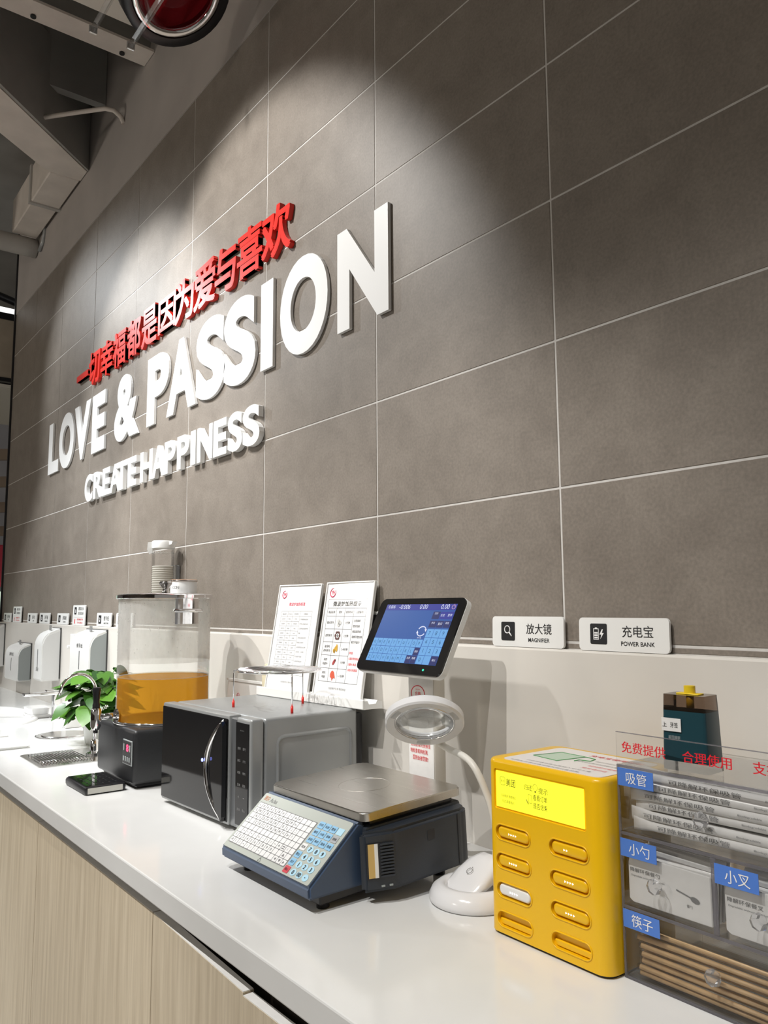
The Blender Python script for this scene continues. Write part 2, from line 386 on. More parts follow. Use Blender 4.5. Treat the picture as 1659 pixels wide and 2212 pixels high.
bm = nbm(); prism(bm, [(-3.2, -0.006), (-2.19, -1.135), (-2.175, -1.12), (-3.185, -0.006)], -0.004, 0.5, lambda a, b_, t_: Vector((a, b_, t_))); obj('side_plate', bm, DARKC, t)
t = thing('wall_duct', 'pale square duct hung along the top of the tiled wall', 'duct', (-3.78, -0.09, 3.71))
bm = nbm(); rbox(bm, -0.44, 0.04, -0.075, 0.075, 0.0, 0.22, 0.006, 1); obj('duct_section', bm, BEAMP, t)
bm = nbm(); rbox(bm, 0.05, 0.448, -0.08, 0.08, -0.004, 0.22, 0.006, 1); obj('duct_section', bm, BEAMP, t)
bm = nbm(); box(bm, 0.03, 0.06, -0.09, 0.09, -0.012, 0.225); obj('joint_flange', bm, CONC, t)
bm = nbm(); tube(bm, [(-0.3, 0.08, 0.1), (-0.28, 0.085, 0.0), (-0.3, 0.08, -0.07), (-0.36, 0.075, -0.11)], 0.012, 8); obj('hanger_strap', bm, SILVER, t)
bm = nbm(); tube(bm, [(-4.26, -3.0, 3.66), (-4.26, -1.0, 3.66), (-4.26, -0.07, 3.66), (-4.26, -0.008, 3.66)], 0.06, 16)
tag(obj('ceiling_pipe', bm, CONC), 'thick grey pipe entering the wall beyond the square duct', 'pipe')
bm = nbm(); tube(bm, [(-2.93, -0.32, 3.755), (-2.80, -0.20, 3.76), (-2.68, -0.085, 3.765), (-2.655, -0.05, 3.755), (-2.645, -0.02, 3.73), (-2.643, -0.004, 3.70)], 0.011, 10)
tag(obj('conduit', bm, BEAMP), 'thin pale conduit bending down into the upper wall', 'conduit')
bm = nbm(); box(bm, -2.98, -2.93, -2.0, -0.006, 3.95, 4.3); box(bm, -3.12, -2.98, -2.0, -0.006, 4.14, 4.3)
tag(obj('ceiling_joist', bm, DARKC), 'dark concrete joist between the two painted beams', 'beam')
bm = nbm(); box(bm, -4.7, -2.2, -0.62, -0.52, 4.18, 4.3); tag(obj('slab_rib', bm, DARKC), 'shadowed rib of the concrete ceiling slab parallel to the wall', 'beam')
# hanging round lamp with red inside
LC = Vector((-1.30, -0.295, 3.37))
t = thing('round_pendant', 'round red glass pendant with chrome ring and black rim high on the wall', 'lamp', LC, (R(12), R(-28), 0))
bm = nbm(); lathe(bm, [(0.012, 0.115), (0.06, 0.105), (0.11, 0.07), (0.135, 0.0)], 32, cap0=True, cap1=False); obj('red_shade', bm, REDGL, t)
bm = nbm(); tube(bm, [(0.142*math.cos(a), 0.142*math.sin(a), -0.01) for a in [2*math.pi*k/40 for k in range(40)]], 0.014, 10, True); obj('chrome_ring', bm, CHROME, t)
bm = nbm(); lathe(bm, [(0.155, -0.02), (0.185, -0.02), (0.185, 0.05), (0.155, 0.05)], 40, cap0=False, cap1=False); obj('black_rim', bm, BLACK, t)
bm = nbm(); cyl(bm, (0, 0, 0.1), (-0.12, 0.05, 0.32), 0.004, n=8); obj('suspension_wire', bm, CHROME, t)
for k, yy in enumerate((-0.415, -0.535)):
    o = thing('clear_rod', ['clear plastic hanging rail nearer the wall, beside the red pendant', 'clear plastic hanging rail farther from the wall'][k], 'rail', (-1.36, yy, 3.15), (0, 0, 0), 'clear rails by the pendant')
    bm = nbm(); rbox(bm, 0.0, 0.55, -0.008, 0.008, -0.008, 0.008, 0.002, 1); obj('rail', bm, CLEAR, o)
    bm = nbm(); rbox(bm, -0.006, 0.0, -0.013, 0.013, -0.013, 0.013, 0.002, 1); obj('end_cap', bm, CHROME, o)
    for xx in (0.25, 0.5):
        bm = nbm(); cyl(bm, (xx, 0, 0.01), (xx, 0, 0.6), 0.0015, n=6); obj('wire', bm, CHROME, o)
bm = nbm(); rbox(bm, -2.04, -0.9, -1.2, -0.12, 3.75, 3.77, 0.005, 1); tag(obj('ceiling_panel', bm, M('pale_panel', (0.62, 0.58, 0.51), 0.5)), 'pale flat ceiling panel above the red pendant', 'panel')

# the shop beyond the far end of the wall
bm = nbm(); box(bm, -9.6, -9.5, -8, 3, 0, 4.3); structure(obj('wall_left', bm, M('grey_far_wall', (0.42, 0.42, 0.45), 0.8, vary=0.08, vscale=2)))
t = thing('bulkhead', 'beige boxed bulkhead with black edges past the wall end', 'bulkhead', (-5.35, 0, 3.0))
bm = nbm(); box(bm, -0.15, 0.15, -1.2, 0.9, 0.03, 0.47); obj('face', bm, M('beige_board', (0.36, 0.30, 0.23), 0.6, vary=0.1, vscale=8), t)
bm = nbm(); box(bm, -0.16, 0.16, -1.2, 0.9, 0.47, 0.52); obj('top_edge', bm, BLACK, t)
bm = nbm(); box(bm, -0.16, 0.16, -1.2, 0.9, 0.0, 0.03); obj('bottom_edge', bm, BLACK, t)
bm = nbm(); box(bm, -1.2, 0.1, -1.2, 0.9, -0.03, -0.005); obj('soffit', bm, M('pale_soffit', (0.7, 0.66, 0.58), 0.6), t)
bm = nbm(); cyl(bm, (-5.6, -1.2, 4.1), (-5.6, 0.9, 3.58), 0.03, n=10); tag(obj('black_pipe', bm, BLACK), 'thin black pipe slanting above the beige bulkhead', 'pipe')
bm = nbm(); cyl(bm, (-5.3, -1.2, 3.6), (-5.3, 0.9, 3.56), 0.022, n=10); tag(obj('tube_light', bm, M('tube_light', (0.9, 0.9, 0.9), 0.4, emit=(1, 1, 1), es=1.2)), 'white tube light lying on top of the beige bulkhead', 'light')
for k in range(6):
    bm = nbm(); box(bm, -0.04, 0.04, -1.4, 1.2, -0.05, 0.05); o = obj('timber_rafter', bm, M('rafter_wood', (0.30, 0.23, 0.17), 0.6))
    o.location = (-6.9-0.3*k, 0.3, 2.75-0.22*k); o.rotation_euler = (R(8), 0, R(12))
    tag(o, ['topmost', 'second', 'third', 'fourth', 'fifth', 'lowest'][k] + ' timber rafter seen past the wall end', 'rafter', 'rafters past the wall end')
bm = nbm(); rbox(bm, -7.32, -7.25, -0.6, 0.9, 1.55, 1.95, 0.01, 1); tag(obj('red_banner', bm, M('red_banner', (0.45, 0.03, 0.06), 0.6)), 'red banner hanging in the shop past the wall end', 'banner')
bm = nbm(); rbox(bm, -7.1, -7.05, -0.6, 0.9, 1.28, 1.5, 0.01, 1); tag(obj('lit_menu_board', bm, M('lit_board', (0.8, 0.9, 0.8), 0.4, emit=(0.75, 1.0, 0.8), es=0.9)), 'bright white and green menu board past the wall end', 'sign')

# worktop and cabinets
bm = nbm(); rbox(bm, WX0, 1.6, -0.634, -0.0165, 0.804, ZC, 0.003, 2)
tag(obj('worktop', bm, QUARTZ), 'long glossy white quartz worktop running along the tiled wall', 'worktop')
bm = nbm(); box(bm, WX0, 1.6, -0.585, -0.05, 0.08, 0.80); car = tag(obj('cabinet_carcass', bm, M('dark_carcass', (0.035, 0.028, 0.02), 0.7)), 'dark cabinet carcass under the white worktop behind the wood doors', 'cabinet')
edges = [-4.5, -3.7, -2.9, -2.1, -1.292, -0.484]
def door(x0, x1, top, y, rz, label):
    b = nbm(); box(b, 0.0015, x1-x0-0.0015, 0.0, 0.018, 0.1, top)
    o = obj('door', b, WOOD, car); o.location = (x0, y, 0); o.rotation_euler = (0, 0, rz)
    b = nbm(); box(b, 0.002, x1-x0-0.002, 0.0005, 0.0175, top, top+0.0012); obj('lit_edge', b, PAPER, o)  # white strip paints the lit top edge of the door
    return o
for a, b_ in zip(edges, edges[1:]): door(a, b_, 0.775, -0.617, 0, '')
door(-0.484, -0.098, 0.775, -0.617, R(-1.9), '')
door(-0.094, 0.31, 0.774, -0.634, R(0.9), '')
door(0.314, 0.72, 0.775, -0.617, 0, ''); door(0.722, 1.12, 0.775, -0.617, 0, ''); door(1.122, 1.58, 0.775, -0.617, 0, '')
bm = nbm(); box(bm, WX0, 1.6, -0.57, -0.05, 0.0, 0.08); structure(obj('baseboard_front', bm, BLACK))

# ------------------------------------------------------------------ slogan letters
def letter(ch, x0, x1, z0, z1, depth, mat, label, group, bold):
    cjk = ord(ch) > 0x2e80
    V, Fc, (a0, a1, b0, b1) = glyphs(ch, 0.0 if cjk else bold, 6 if cjk else 8)
    b = nbm(); cx = (x0+x1)/2
    cp = [(0, 0)] if not cjk else [(-1, -1), (1, -1), (1, 1), (-1, 1), (0, 0)]
    e = bold*0.17 if cjk else 0.0
    sx, sy = (x1-x0-2*e)/(a1-a0), (z1-z0-2*e)/(b1-b0)
    for k, (dx, dz) in enumerate(cp):
        c = nbm(); fr = [c.verts.new(((a-a0)*sx+x0-cx+e+dx*e, -depth-0.00012*k, (q-b0)*sy+e+dz*e)) for a, q in V]
        for f in Fc:
            try: c.faces.new([fr[i] for i in f])
            except ValueError: pass
        bmesh.ops.remove_doubles(c, verts=c.verts[:], dist=1e-5)
        bd = [g for g in c.edges if len(g.link_faces) == 1]
        res = bmesh.ops.extrude_edge_only(c, edges=bd)
        for v in [g for g in res['geom'] if isinstance(g, bmesh.types.BMVert)]: v.co.y = 0.0
        bmesh.ops.recalc_face_normals(c, faces=c.faces[:]); merge(b, c); c.free()
    o = obj('wall_letter', b, mat, fix=False); o.location = (cx, -0.0015, z0)
    tag(o, label, 'letter', group); return o
L1 = [('L', -3.7285, -3.5242), ('O', -3.5174, -3.247), ('V', -3.2431, -2.9737), ('E', -2.9452, -2.7512), ('&', -2.6149, -2.311), ('P', -2.2064, -1.9747),
      ('A', -1.9922, -1.712), ('S', -1.7124, -1.4714), ('S', -1.4799, -1.2463), ('I', -1.2107, -1.1314), ('O', -1.0857, -0.8156), ('N', -0.7657, -0.5312)]
L1L = ['tall white letter L that begins LOVE', 'tall white letter O in LOVE', 'tall white letter V in LOVE', 'tall white letter E that ends LOVE', 'tall white ampersand between LOVE and PASSION',
       'tall white letter P that begins PASSION', 'tall white letter A in PASSION', 'first tall white letter S in PASSION', 'second tall white letter S in PASSION', 'tall white letter I in PASSION',
       'tall white letter O in PASSION', 'tall white letter N that ends PASSION']
for (ch, a, b_), lb in zip(L1, L1L):
    rd = 0.006 if ch in 'OS&' else 0
    letter(ch, a, b_, 2.0978-rd, 2.3897+rd, 0.010, WHITEM, lb+' on the tiled wall', 'LOVE & PASSION letters', 0.045)
L2 = [('C', -2.999, -2.8715), ('R', -2.864, -2.7279), ('E', -2.7296, -2.6192), ('A', -2.6262, -2.4809), ('T', -2.5403, -2.3921), ('E', -2.3929, -2.2819), ('H', -2.2425, -2.0994), ('A', -2.1066, -1.9745),
      ('P', -1.979, -1.8644), ('P', -1.8541, -1.737), ('I', -1.729, -1.6735), ('N', -1.6699, -1.537), ('E', -1.5336, -1.4261), ('S', -1.4223, -1.311), ('S', -1.3131, -1.1917)]
L2L = ['letter C that begins CREATE', 'letter R in CREATE', 'first letter E in CREATE', 'letter A in CREATE', 'letter T in CREATE', 'last letter E in CREATE', 'letter H that begins HAPPINESS', 'letter A in HAPPINESS',
       'first letter P in HAPPINESS', 'second letter P in HAPPINESS', 'letter I in HAPPINESS', 'letter N in HAPPINESS', 'letter E in HAPPINESS', 'first letter S in HAPPINESS', 'last letter S in HAPPINESS']
for (ch, a, b_), lb in zip(L2, L2L):
    rd = 0.003 if ch in 'CS' else 0
    letter(ch, a, b_-(0.012 if ch == 'I' else 0.006), 1.8639-rd, 1.9925+rd, 0.018, WHITEM, 'small white '+lb+' on the tiled wall', 'CREATE HAPPINESS letters', 0.032)
L3 = [('一', -3.2105, -3.0207), ('切', -3.0093, -2.8393), ('幸', -2.8276, -2.6509), ('福', -2.6476, -2.477), ('都', -2.4568, -2.2896), ('是', -2.2788, -2.1046), ('因', -2.0889, -1.9064), ('为', -1.9177, -1.7342),
      ('爱', -1.7356, -1.5487), ('与', -1.5515, -1.3858), ('喜', -1.3764, -1.1973), ('欢', -1.2024, -1.0159)]
ordn = ['first', 'second', 'third', 'fourth', 'fifth', 'sixth', 'seventh', 'eighth', 'ninth', 'tenth', 'eleventh', 'last']
for k, (ch, a, b_) in enumerate(L3):
    z0, z1 = (2.52, 2.552) if ch == '一' else ((2.462, 2.607) if ch == '因' else (2.452, 2.622))
    letter(ch, a, b_, z0, z1, 0.016, REDL, f'red wall character {ch}, {ordn[k]} in the row above the white slogan', 'red slogan characters', 0.022)

# ------------------------------------------------------------------ signs on the ledge
def ledge_sign(x0, x1, z0, z1, label, rows, icon, small=False, note=None):
    w, h = x1-x0, z1-z0
    t = thing('ledge_sign', label, 'sign', ((x0+x1)/2, -0.0085, z0), (R(-1.5), 0, 0), 'signs on the splashback ledge')
    b = nbm(); fn = planefn(Vector((0, 0, 0)), X, Z)
    prism(b, rrect(-w/2, w/2, 0, h, 0.008), 0.0, 0.005, fn); obj('plate', b, WHITE, t)
    o = Vector((0, -0.005, 0)); hh = h if not note else h*0.58; zb = 0 if not note else h*0.42
    b = nbm(); prism(b, rrect(-w/2+0.026, -w/2+0.026+0.62*hh if not note else -w/2+0.024+0.036, zb+hh*0.2, zb+hh*0.82, 0.003), 0.0, 0.0006, planefn(o, X, Z)); obj('icon_square', b, INK, t)
    b = nbm(); ic = -w/2+0.026+0.31*hh if not note else -w/2+0.042; io = o+Vector((0, -0.0007, 0)); icz = zb+hh*0.51; s = hh*0.2
    if icon == 'lens':
        ring = [(ic-s*0.15+s*0.6*math.cos(a), -0.0057-0.0, icz+s*0.25+s*0.6*math.sin(a)) for a in [2*math.pi*k/24 for k in range(24)]]
        tube(b, ring, s*0.09, 6, True); cyl(b, (ic+s*0.28, -0.0057, icz-s*0.2), (ic+s*0.85, -0.0057, icz-s*0.85), s*0.11, n=6)
    elif icon == 'battery':
        u0 = ic-s*0.95
        for a0, a1, c0, c1 in ((0, 1.0, -0.9, -0.8), (0, 1.0, 0.7, 0.8), (0, 0.1, -0.9, 0.8), (0.9, 1.0, -0.9, 0.8), (0.3, 0.7, 0.8, 0.95), (0.17, 0.83, -0.7, -0.45), (0.17, 0.83, -0.35, -0.1), (0.17, 0.83, 0.0, 0.25)):
            plate(b, io, X, Z, u0+a0*s, u0+a1*s, icz+c0*s, icz+c1*s)
        prism(b, [(ic+s*0.65, icz+s*0.7), (ic+s*0.2, icz-s*0.1), (ic+s*0.55, icz-s*0.1), (ic+s*0.35, icz-s*0.8), (ic+s*1.0, icz+s*0.15), (ic+s*0.65, icz+s*0.15), (ic+s*0.85, icz+s*0.7)], 0, 0.0002, planefn(io, X, Z))
    else:
        plate(b, io, X, Z, ic-s*0.4, ic+s*0.4, icz-s*0.9, icz-s*0.1); plate(b, io, X, Z, ic-s*0.2, ic+s*0.7, icz+s*0.1, icz+s*0.35); plate(b, io, X, Z, ic-s*0.5, ic-s*0.2, icz+s*0.2, icz+s*0.8)
    obj('icon', b, INKW, t)
    b = nbm()
    for (body, cy, hgt, wd) in rows: text(b, body, o, X, Z, w*0.17, zb+hh*cy, hgt*hh, wd*w if wd else None, 0.012)
    obj('lettering', b, INK, t)
    if note:
        b = nbm(); text(b, note[0], o, X, Z, w*0.12, h*0.29, h*0.1, w*0.5, 0.012); text(b, note[1], o, X, Z, w*0.12, h*0.13, h*0.1, w*0.45, 0.012)
        plate(b, o+Vector((0, -0.0004, 0)), X, Z, -w*0.33, -w*0.27, h*0.08, h*0.3); obj('red_lettering', b, INKR, t)
        b = nbm(); plate(b, o+Vector((0, -0.0004, 0)), X, Z, -w*0.4, w*0.4, h*0.395, h*0.4); obj('divider_line', b, INKG, t)
ZS = 1.257
ledge_sign(-0.182, 0.0085, ZS, 1.318, 'white sign reading MAGNIFIER standing on the ledge above the lamp', [('放大镜', 0.6, 0.34, None), ('MAGNIFIER', 0.24, 0.13, None)], 'lens')
ledge_sign(0.0455, 0.236, ZS, 1.317, 'white sign reading POWER BANK on the ledge above the yellow box', [('充电宝', 0.6, 0.34, None), ('POWER BANK', 0.24, 0.13, None)], 'battery')
rw = lambda s, e: [(s, 0.6, 0.36, None), (e, 0.24, 0.12, None)]
ledge_sign(-4.642, -4.44, ZS, 1.3137, 'small white ledge sign nearest the far end of the wall', rw('擦手纸', 'PAPER'), 'box')
ledge_sign(-4.395, -4.191, ZS, 1.354, 'tall white ledge sign with red note nearer the far wall end', [('感应龙头', 0.7, 0.28, 0.42), ('自动出水', 0.3, 0.28, 0.42)], 'box', note=('请勿触碰开关', '节约用水'))
ledge_sign(-4.031, -3.828, ZS, 1.314, 'small white ledge sign left of the one behind the soap dispenser', rw('洗手台', 'BASIN'), 'box')
ledge_sign(-3.763, -3.558, ZS, 1.316, 'small white ledge sign partly behind the tall soap dispenser tag', rw('洗手液', 'HAND SOAP'), 'box')
ledge_sign(-3.415, -3.214, ZS, 1.315, 'small white ledge sign just left of the nearer tall sign', rw('消毒液', 'SANITIZER'), 'box')
ledge_sign(-3.141, -2.943, ZS, 1.356, 'tall white ledge sign with red note above the nearer paper dispenser', [('感应龙头', 0.7, 0.28, 0.42), ('自动出水', 0.3, 0.28, 0.42)], 'box', note=('请勿触碰开关', '节约用水'))
ledge_sign(-2.763, -2.564, ZS, 1.3185, 'small white ledge sign right of the nearer tall sign', rw('擦手纸', 'PAPER TOWEL'), 'box')
ledge_sign(-2.50, -2.30, ZS, 1.3185, 'small white ledge sign half hidden by the tea tank', rw('直饮水', 'WATER'), 'box')
# ------------------------------------------------------------------ microwave
MZ = 1.096
t = thing('microwave_oven', 'silver microwave oven with black glass door and bow handle', 'microwave', (-0.795, -0.23, ZC), (0, 0, R(2.6)))
bz, tz = 0.014, MZ-ZC
bm = nbm(); rbox(bm, -0.222, 0.222, -0.118, 0.142, bz, tz, 0.008, 3); obj('body', bm, SILVER, t, 40)
bm = nbm(); rbox(bm, -0.21, 0.212, 0.142, 0.165, bz+0.012, tz-0.012, 0.005, 2); obj('rear_cover', bm, BLACK, t, 40)
bm = nbm(); poly = rrect(-0.088, 0.125, 0.05, 0.212, 0.02, 5); poly2 = rrect(-0.08, 0.117, 0.058, 0.204, 0.014, 5)
n = len(poly); o_ = Vector((0.222, 0, 0)); A = [bm.verts.new((0.2222, a, b_)) for a, b_ in poly]; B = [bm.verts.new((0.2252, (a+c)/2, (b_+d)/2)) for (a, b_), (c, d) in zip(poly, poly2)]; C_ = [bm.verts.new((0.2222, a, b_)) for a, b_ in poly2]
for i in range(n):
    j = (i+1) % n; bm.faces.new((A[i], A[j], B[j], B[i])); bm.faces.new((B[i], B[j], C_[j], C_[i]))
obj('side_emboss', bm, SILVER, t, 60)
bm = nbm(); rbox(bm, 0.156, 0.222, -0.152, -0.1195, bz-0.004, tz, 0.006, 3); obj('control_housing', bm, SILVER, t, 40)
bm = nbm(); rbox(bm, 0.1575, 0.2135, -0.154, -0.1515, bz+0.006, tz-0.01, 0.002, 2); cp = obj('control_panel', bm, BGLOSS, t)
bm = nbm(); o_ = Vector((0, -0.1541, 0)); rr_ = [('烧烤', '蒸汽'), ('解冻', '火力'), ('时间', '预约'), ('菜单', '清洁'), ('+', '-'), ('启动', '停止')]
for k, (a, b_) in enumerate(rr_):
    zz = 0.185-0.026*k; text(bm, a, o_, X, Z, 0.174, zz, 0.006); text(bm, b_, o_, X, Z, 0.196, zz, 0.006 if k != 4 else 0.0015, None if k != 4 else 0.006)
text(bm, '* * * *', o_, X, Z, 0.186, 0.224, 0.003); obj('panel_lettering', bm, INKG, cp)
bm = nbm(); rbox(bm, 0.126, 0.1548, -0.148, -0.122, bz-0.004, tz-0.004, 0.003, 2); obj('door_frame_strip', bm, M('grey_metal', (0.22, 0.23, 0.24), 0.3, 0.6), t)
bm = nbm(); rbox(bm, -0.224, 0.1245, -0.152, -0.1195, bz-0.004, tz, 0.004, 2); dr = obj('door', bm, SILVER, t, 40)
bm = nbm(); rbox(bm, -0.2205, 0.121, -0.1545, -0.1515, bz+0.002, tz-0.008, 0.0015, 1); obj('door_glass', bm, BGLOSS, dr)
arc = []; z0, z1 = bz+0.004, tz-0.014; zc_ = (z0+z1)/2
for k in range(25):
    s = -1+2*k/24; arc.append((0.108-0.062*(1-s*s), zc_+s*(z1-z0)/2))
bm = nbm(); tube(bm, [(a, -0.168+0.012*abs((b_-zc_)/(z1-z0)*2)**3, b_) for a, b_ in arc], 0.0055, 8); obj('handle', bm, CHROME, dr)
bm = nbm(); P = [(a+0.006, b_) for a, b_ in arc]+[(0.118, z1-0.01), (0.118, z0+0.01)]
prism(bm, P, 0.1552, 0.166, lambda a, b_, tt: Vector((a, -tt, b_))); obj('handle_insert', bm, BGLOSS, dr)
bm = nbm(); lathe(bm, [(0.004, 0), (0.004, 0.002)], 12, (0.045, -0.176, 0.145), Matrix.Rotation(R(90), 4, 'X')); obj('status_light', bm, M('blue_led', (0.1, 0.1, 0.4), 0.3, emit=(0.25, 0.3, 1.0), es=3), dr)
for sx in (-0.18, 0.18):
    for sy in (-0.09, 0.11):
        bm = nbm(); cyl(bm, (sx, sy, 0.0), (sx, sy, bz+0.002), 0.013, n=14); obj('foot', bm, BLACK, t)

# wire rack on the microwave
t = thing('wire_rack', 'round chrome wire rack with red-tipped legs on the microwave', 'rack', (-0.706, -0.222, MZ))
RR = 0.101; ht = 0.091
bm = nbm(); tube(bm, [(RR*math.cos(a), RR*math.sin(a), ht) for a in [2*math.pi*k/48 for k in range(48)]], 0.0022, 8, True); obj('rim_wire', bm, CHROME, t)
for k in range(11):
    x = -0.09+0.018*k; h = math.sqrt(max(1e-5, RR*RR-x*x)); bm = nbm(); cyl(bm, (x, -h, ht+0.0035), (x, h, ht+0.0035), 0.0014, n=6); obj('cross_wire', bm, CHROME, t)
bm = nbm(); tube(bm, [(0.06*math.cos(a), 0.06*math.sin(a), ht) for a in [2*math.pi*k/36 for k in range(36)]], 0.0018, 6, True); obj('inner_wire', bm, CHROME, t)
for (lx, ly) in ((-0.794, -0.301), (-0.603, -0.248), (-0.746, -0.131)):
    px, py = lx+0.706, ly+0.222; bm = nbm(); tube(bm, [(px*0.9, py*0.9, ht), (px, py, ht-0.002), (px, py, ht-0.012), (px, py, 0.012)], 0.0016, 8); lg = obj('leg', bm, CHROME, t)
    bm = nbm(); cyl(bm, (px, py, 0.0), (px, py, 0.016), 0.0032, n=12); obj('red_tip', bm, REDP, lg)

# ------------------------------------------------------------------ sign stand and two notice boards
RZ, TX = 0.065, -0.172
t = thing('sign_stand', 'long white trough stand holding two notices on the microwave', 'stand', (-0.775, -0.055, MZ), (0, 0, RZ))
bm = nbm(); P = [(-0.05, 0.0), (0.008, 0.0), (0.008, 0.016), (-0.008, 0.020), (-0.013, 0.012), (-0.034, 0.012), (-0.038, 0.020), (-0.05, 0.02)]
prism(bm, P, -0.236, 0.234, lambda a, b_, tt: Vector((tt, a, b_+0.0005))); obj('trough', bm, WHITE, t)
bm = nbm(); rbox(bm, -0.236, 0.234, -0.053, -0.047, 0.0005, 0.024, 0.002, 2); obj('front_lip', bm, WHITE, t)
for k in range(7):
    bm = nbm(); rbox(bm, 0.02+0.02*k, 0.034+0.02*k, -0.0535, -0.05, 0.004, 0.0225, 0.0015, 1); obj('lip_rib', bm, WHITE, t)
def board(cx, cy, w, h, label):
    o = thing('notice_board', label, 'notice', (cx, cy, MZ+0.0165), (TX, 0, RZ), 'notices on the sign stand')
    b = nbm(); rbox(b, -w/2, w/2, 0.0, 0.006, 0.0, h, 0.002, 2); obj('panel', b, WHITE, o)
    for a0, a1, c0, c1 in ((-w/2, -w/2+0.004, 0, h), (w/2-0.004, w/2, 0, h), (-w/2+0.004, w/2-0.004, h-0.004, h)):
        b = nbm(); rbox(b, a0, a1, -0.0035, 0.0, c0, c1, 0.001, 1); obj('frame_rail', b, WHITE, o)
    b = nbm(); plate(b, Vector((0, -0.0002, 0)), X, Z, -w/2+0.004, w/2-0.004, 0.001, h-0.004); obj('sheet', b, M('glossy_print', (0.84, 0.84, 0.835), 0.12), o)
    return o
def grid(b, o, us, vs_, w, h, lw=0.0005):
    """ruled lines; us/vs in the sheet's 0..1 coordinates (v down)"""
    pass
def U(w, u): return -w/2+u*w
def V_(h, v): return h-v*h
OB = Vector((0, -0.0004, 0))
def hline(b, w, h, u0, u1, v, lw=0.0007): plate(b, OB, X, Z, U(w, u0), U(w, u1), V_(h, v)-lw/2, V_(h, v)+lw/2)
def vline(b, w, h, u, v0, v1, lw=0.0007): plate(b, OB, X, Z, U(w, u)-lw/2, U(w, u)+lw/2, V_(h, v1), V_(h, v0))
def logo(w, h, u, v, rad, par):
    b = nbm(); cx, cz = U(w, u), V_(h, v)
    tube(b, [(cx+rad*math.cos(a), -0.0006, cz+rad*math.sin(a)) for a in [R(80+320*k/30) for k in range(31)]], [0.0006+0.0009*math.sin(math.pi*k/30) for k in range(31)], 6)
    obj('logo_ring', b, INKP, par)
    b = nbm(); text(b, 'YH', OB, X, Z, cx, cz, rad*0.95, rad*1.2, 0.02); obj('logo_letters', b, INKP, par)
w, h = 0.207, 0.295
n1 = board(-0.9165, -0.0815, w, h, 'notice with small red heading and fine table, left on the stand')
logo(w, h, 0.147, 0.094, 0.0105, n1)
b = nbm(); text(b, '微波炉加热标准', OB, X, Z, U(w, 0.48), V_(h, 0.19), 0.0105, 0.078, 0.01); obj('heading', b, INKP, n1)
b = nbm(); vv = [0.26, 0.31]+[0.31+0.0455*(k+1) for k in range(12)]
for k, v in enumerate(vv): hline(b, w, h, 0.13, 0.85 if k in (0, 1, 13) else 0.58, v)
for u in (0.13, 0.29, 0.41, 0.58, 0.85): vline(b, w, h, u, 0.26, vv[-1])
obj('table_lines', b, INKG, n1)
b = nbm()
for u, s in ((0.21, '商品名称'), (0.35, '火力大小'), (0.495, '加热时间'), (0.715, '注意事项')): text(b, s, OB, X, Z, U(w, u), V_(h, 0.285), 0.0045, 0.020, 0.01)
nm = ['面点系列', '速冻系列', '炸鸡产品', '卤味商品', '烧烤系列', '烤鸡鸭类', '烤肉类', '预制米饭', '盒饭', '粥品类', '饮料奶制品', '汤面类']
mn = ['1分钟', '1分钟30秒', '1分钟', '2分钟', '3分钟', '2分钟', '2分钟', '4分钟', '2分钟', '3分钟', '1分钟', '3分钟']
for k in range(12):
    v = 0.31+0.0455*(k+0.5)
    text(b, nm[k], OB, X, Z, U(w, 0.21), V_(h, v), 0.004, None); text(b, '中高火', OB, X, Z, U(w, 0.35), V_(h, v), 0.004); text(b, mn[k], OB, X, Z, U(w, 0.495), V_(h, v), 0.004)
for k, s in enumerate(['1.先将密封食品包装', '打开放入微波炉加热', '2.加热食品请选用专用', '容器', '3.请勿将蛋类及带壳', '食品放入微波炉', '4.加热后取出当心烫手', '以免烫伤，儿童请在', '家长陪同下使用', '5.如有异常请立即', '关闭电源', '6.保持清洁']):
    text(b, s, OB, X, Z, U(w, 0.60), V_(h, 0.335+0.0435*k), 0.0042, None, 0, 'l')
obj('table_lettering', b, INKG, n1)
b = nbm(); text(b, '创造美好生活·爱在身边', OB, X, Z, U(w, 0.5), V_(h, 0.925), 0.005, 0.06); obj('footer_lettering', b, INKG, n1)
w, h = 0.201, 0.297
n2 = board(-0.6845, -0.071, w, h, 'notice with black table of food pictures, right on the stand')
logo(w, h, 0.15, 0.095, 0.0115, n2)
b = nbm(); vv = [0.157, 0.235, 0.307, 0.42, 0.535, 0.65, 0.762, 0.877]
for k, v in enumerate(vv): hline(b, w, h, 0.08, 0.88 if k in (0, 1, 2, 7) else 0.637, v, 0.0009)
for u in (0.08, 0.88): vline(b, w, h, u, 0.157, 0.877, 0.0009)
for u in (0.28, 0.454, 0.637): vline(b, w, h, u, 0.235, 0.877, 0.0009)
obj('table_lines', b, INK, n2)
b = nbm(); text(b, '微波炉加热提示', OB, X, Z, U(w, 0.48), V_(h, 0.196), 0.0135, 0.118, 0.012); obj('heading', b, INK, n2)
b = nbm()
for u, s in ((0.18, '商品名称'), (0.367, '图片'), (0.545, '加热时间'), (0.76, '注意事项')): text(b, s, OB, X, Z, U(w, u), V_(h, 0.271), 0.0068, None)
ROW = [0.363, 0.477, 0.592, 0.706, 0.82]
for v, ss, m_ in zip(ROW, (['面点系列'], ['卤菜系列'], ['盐焗鸡', '卤味系列'], ['烤肉', '鸡翅中'], ['烤鸡', '鸡腿']), ('1分钟', '1分钟', '2-4分钟', '1分钟', '1-1分钟')):
    for k, s in enumerate(ss): text(b, s, OB, X, Z, U(w, 0.18), V_(h, v+(k-(len(ss)-1)/2)*0.036), 0.0068)
    text(b, m_, OB, X, Z, U(w, 0.545), V_(h, v), 0.0072)
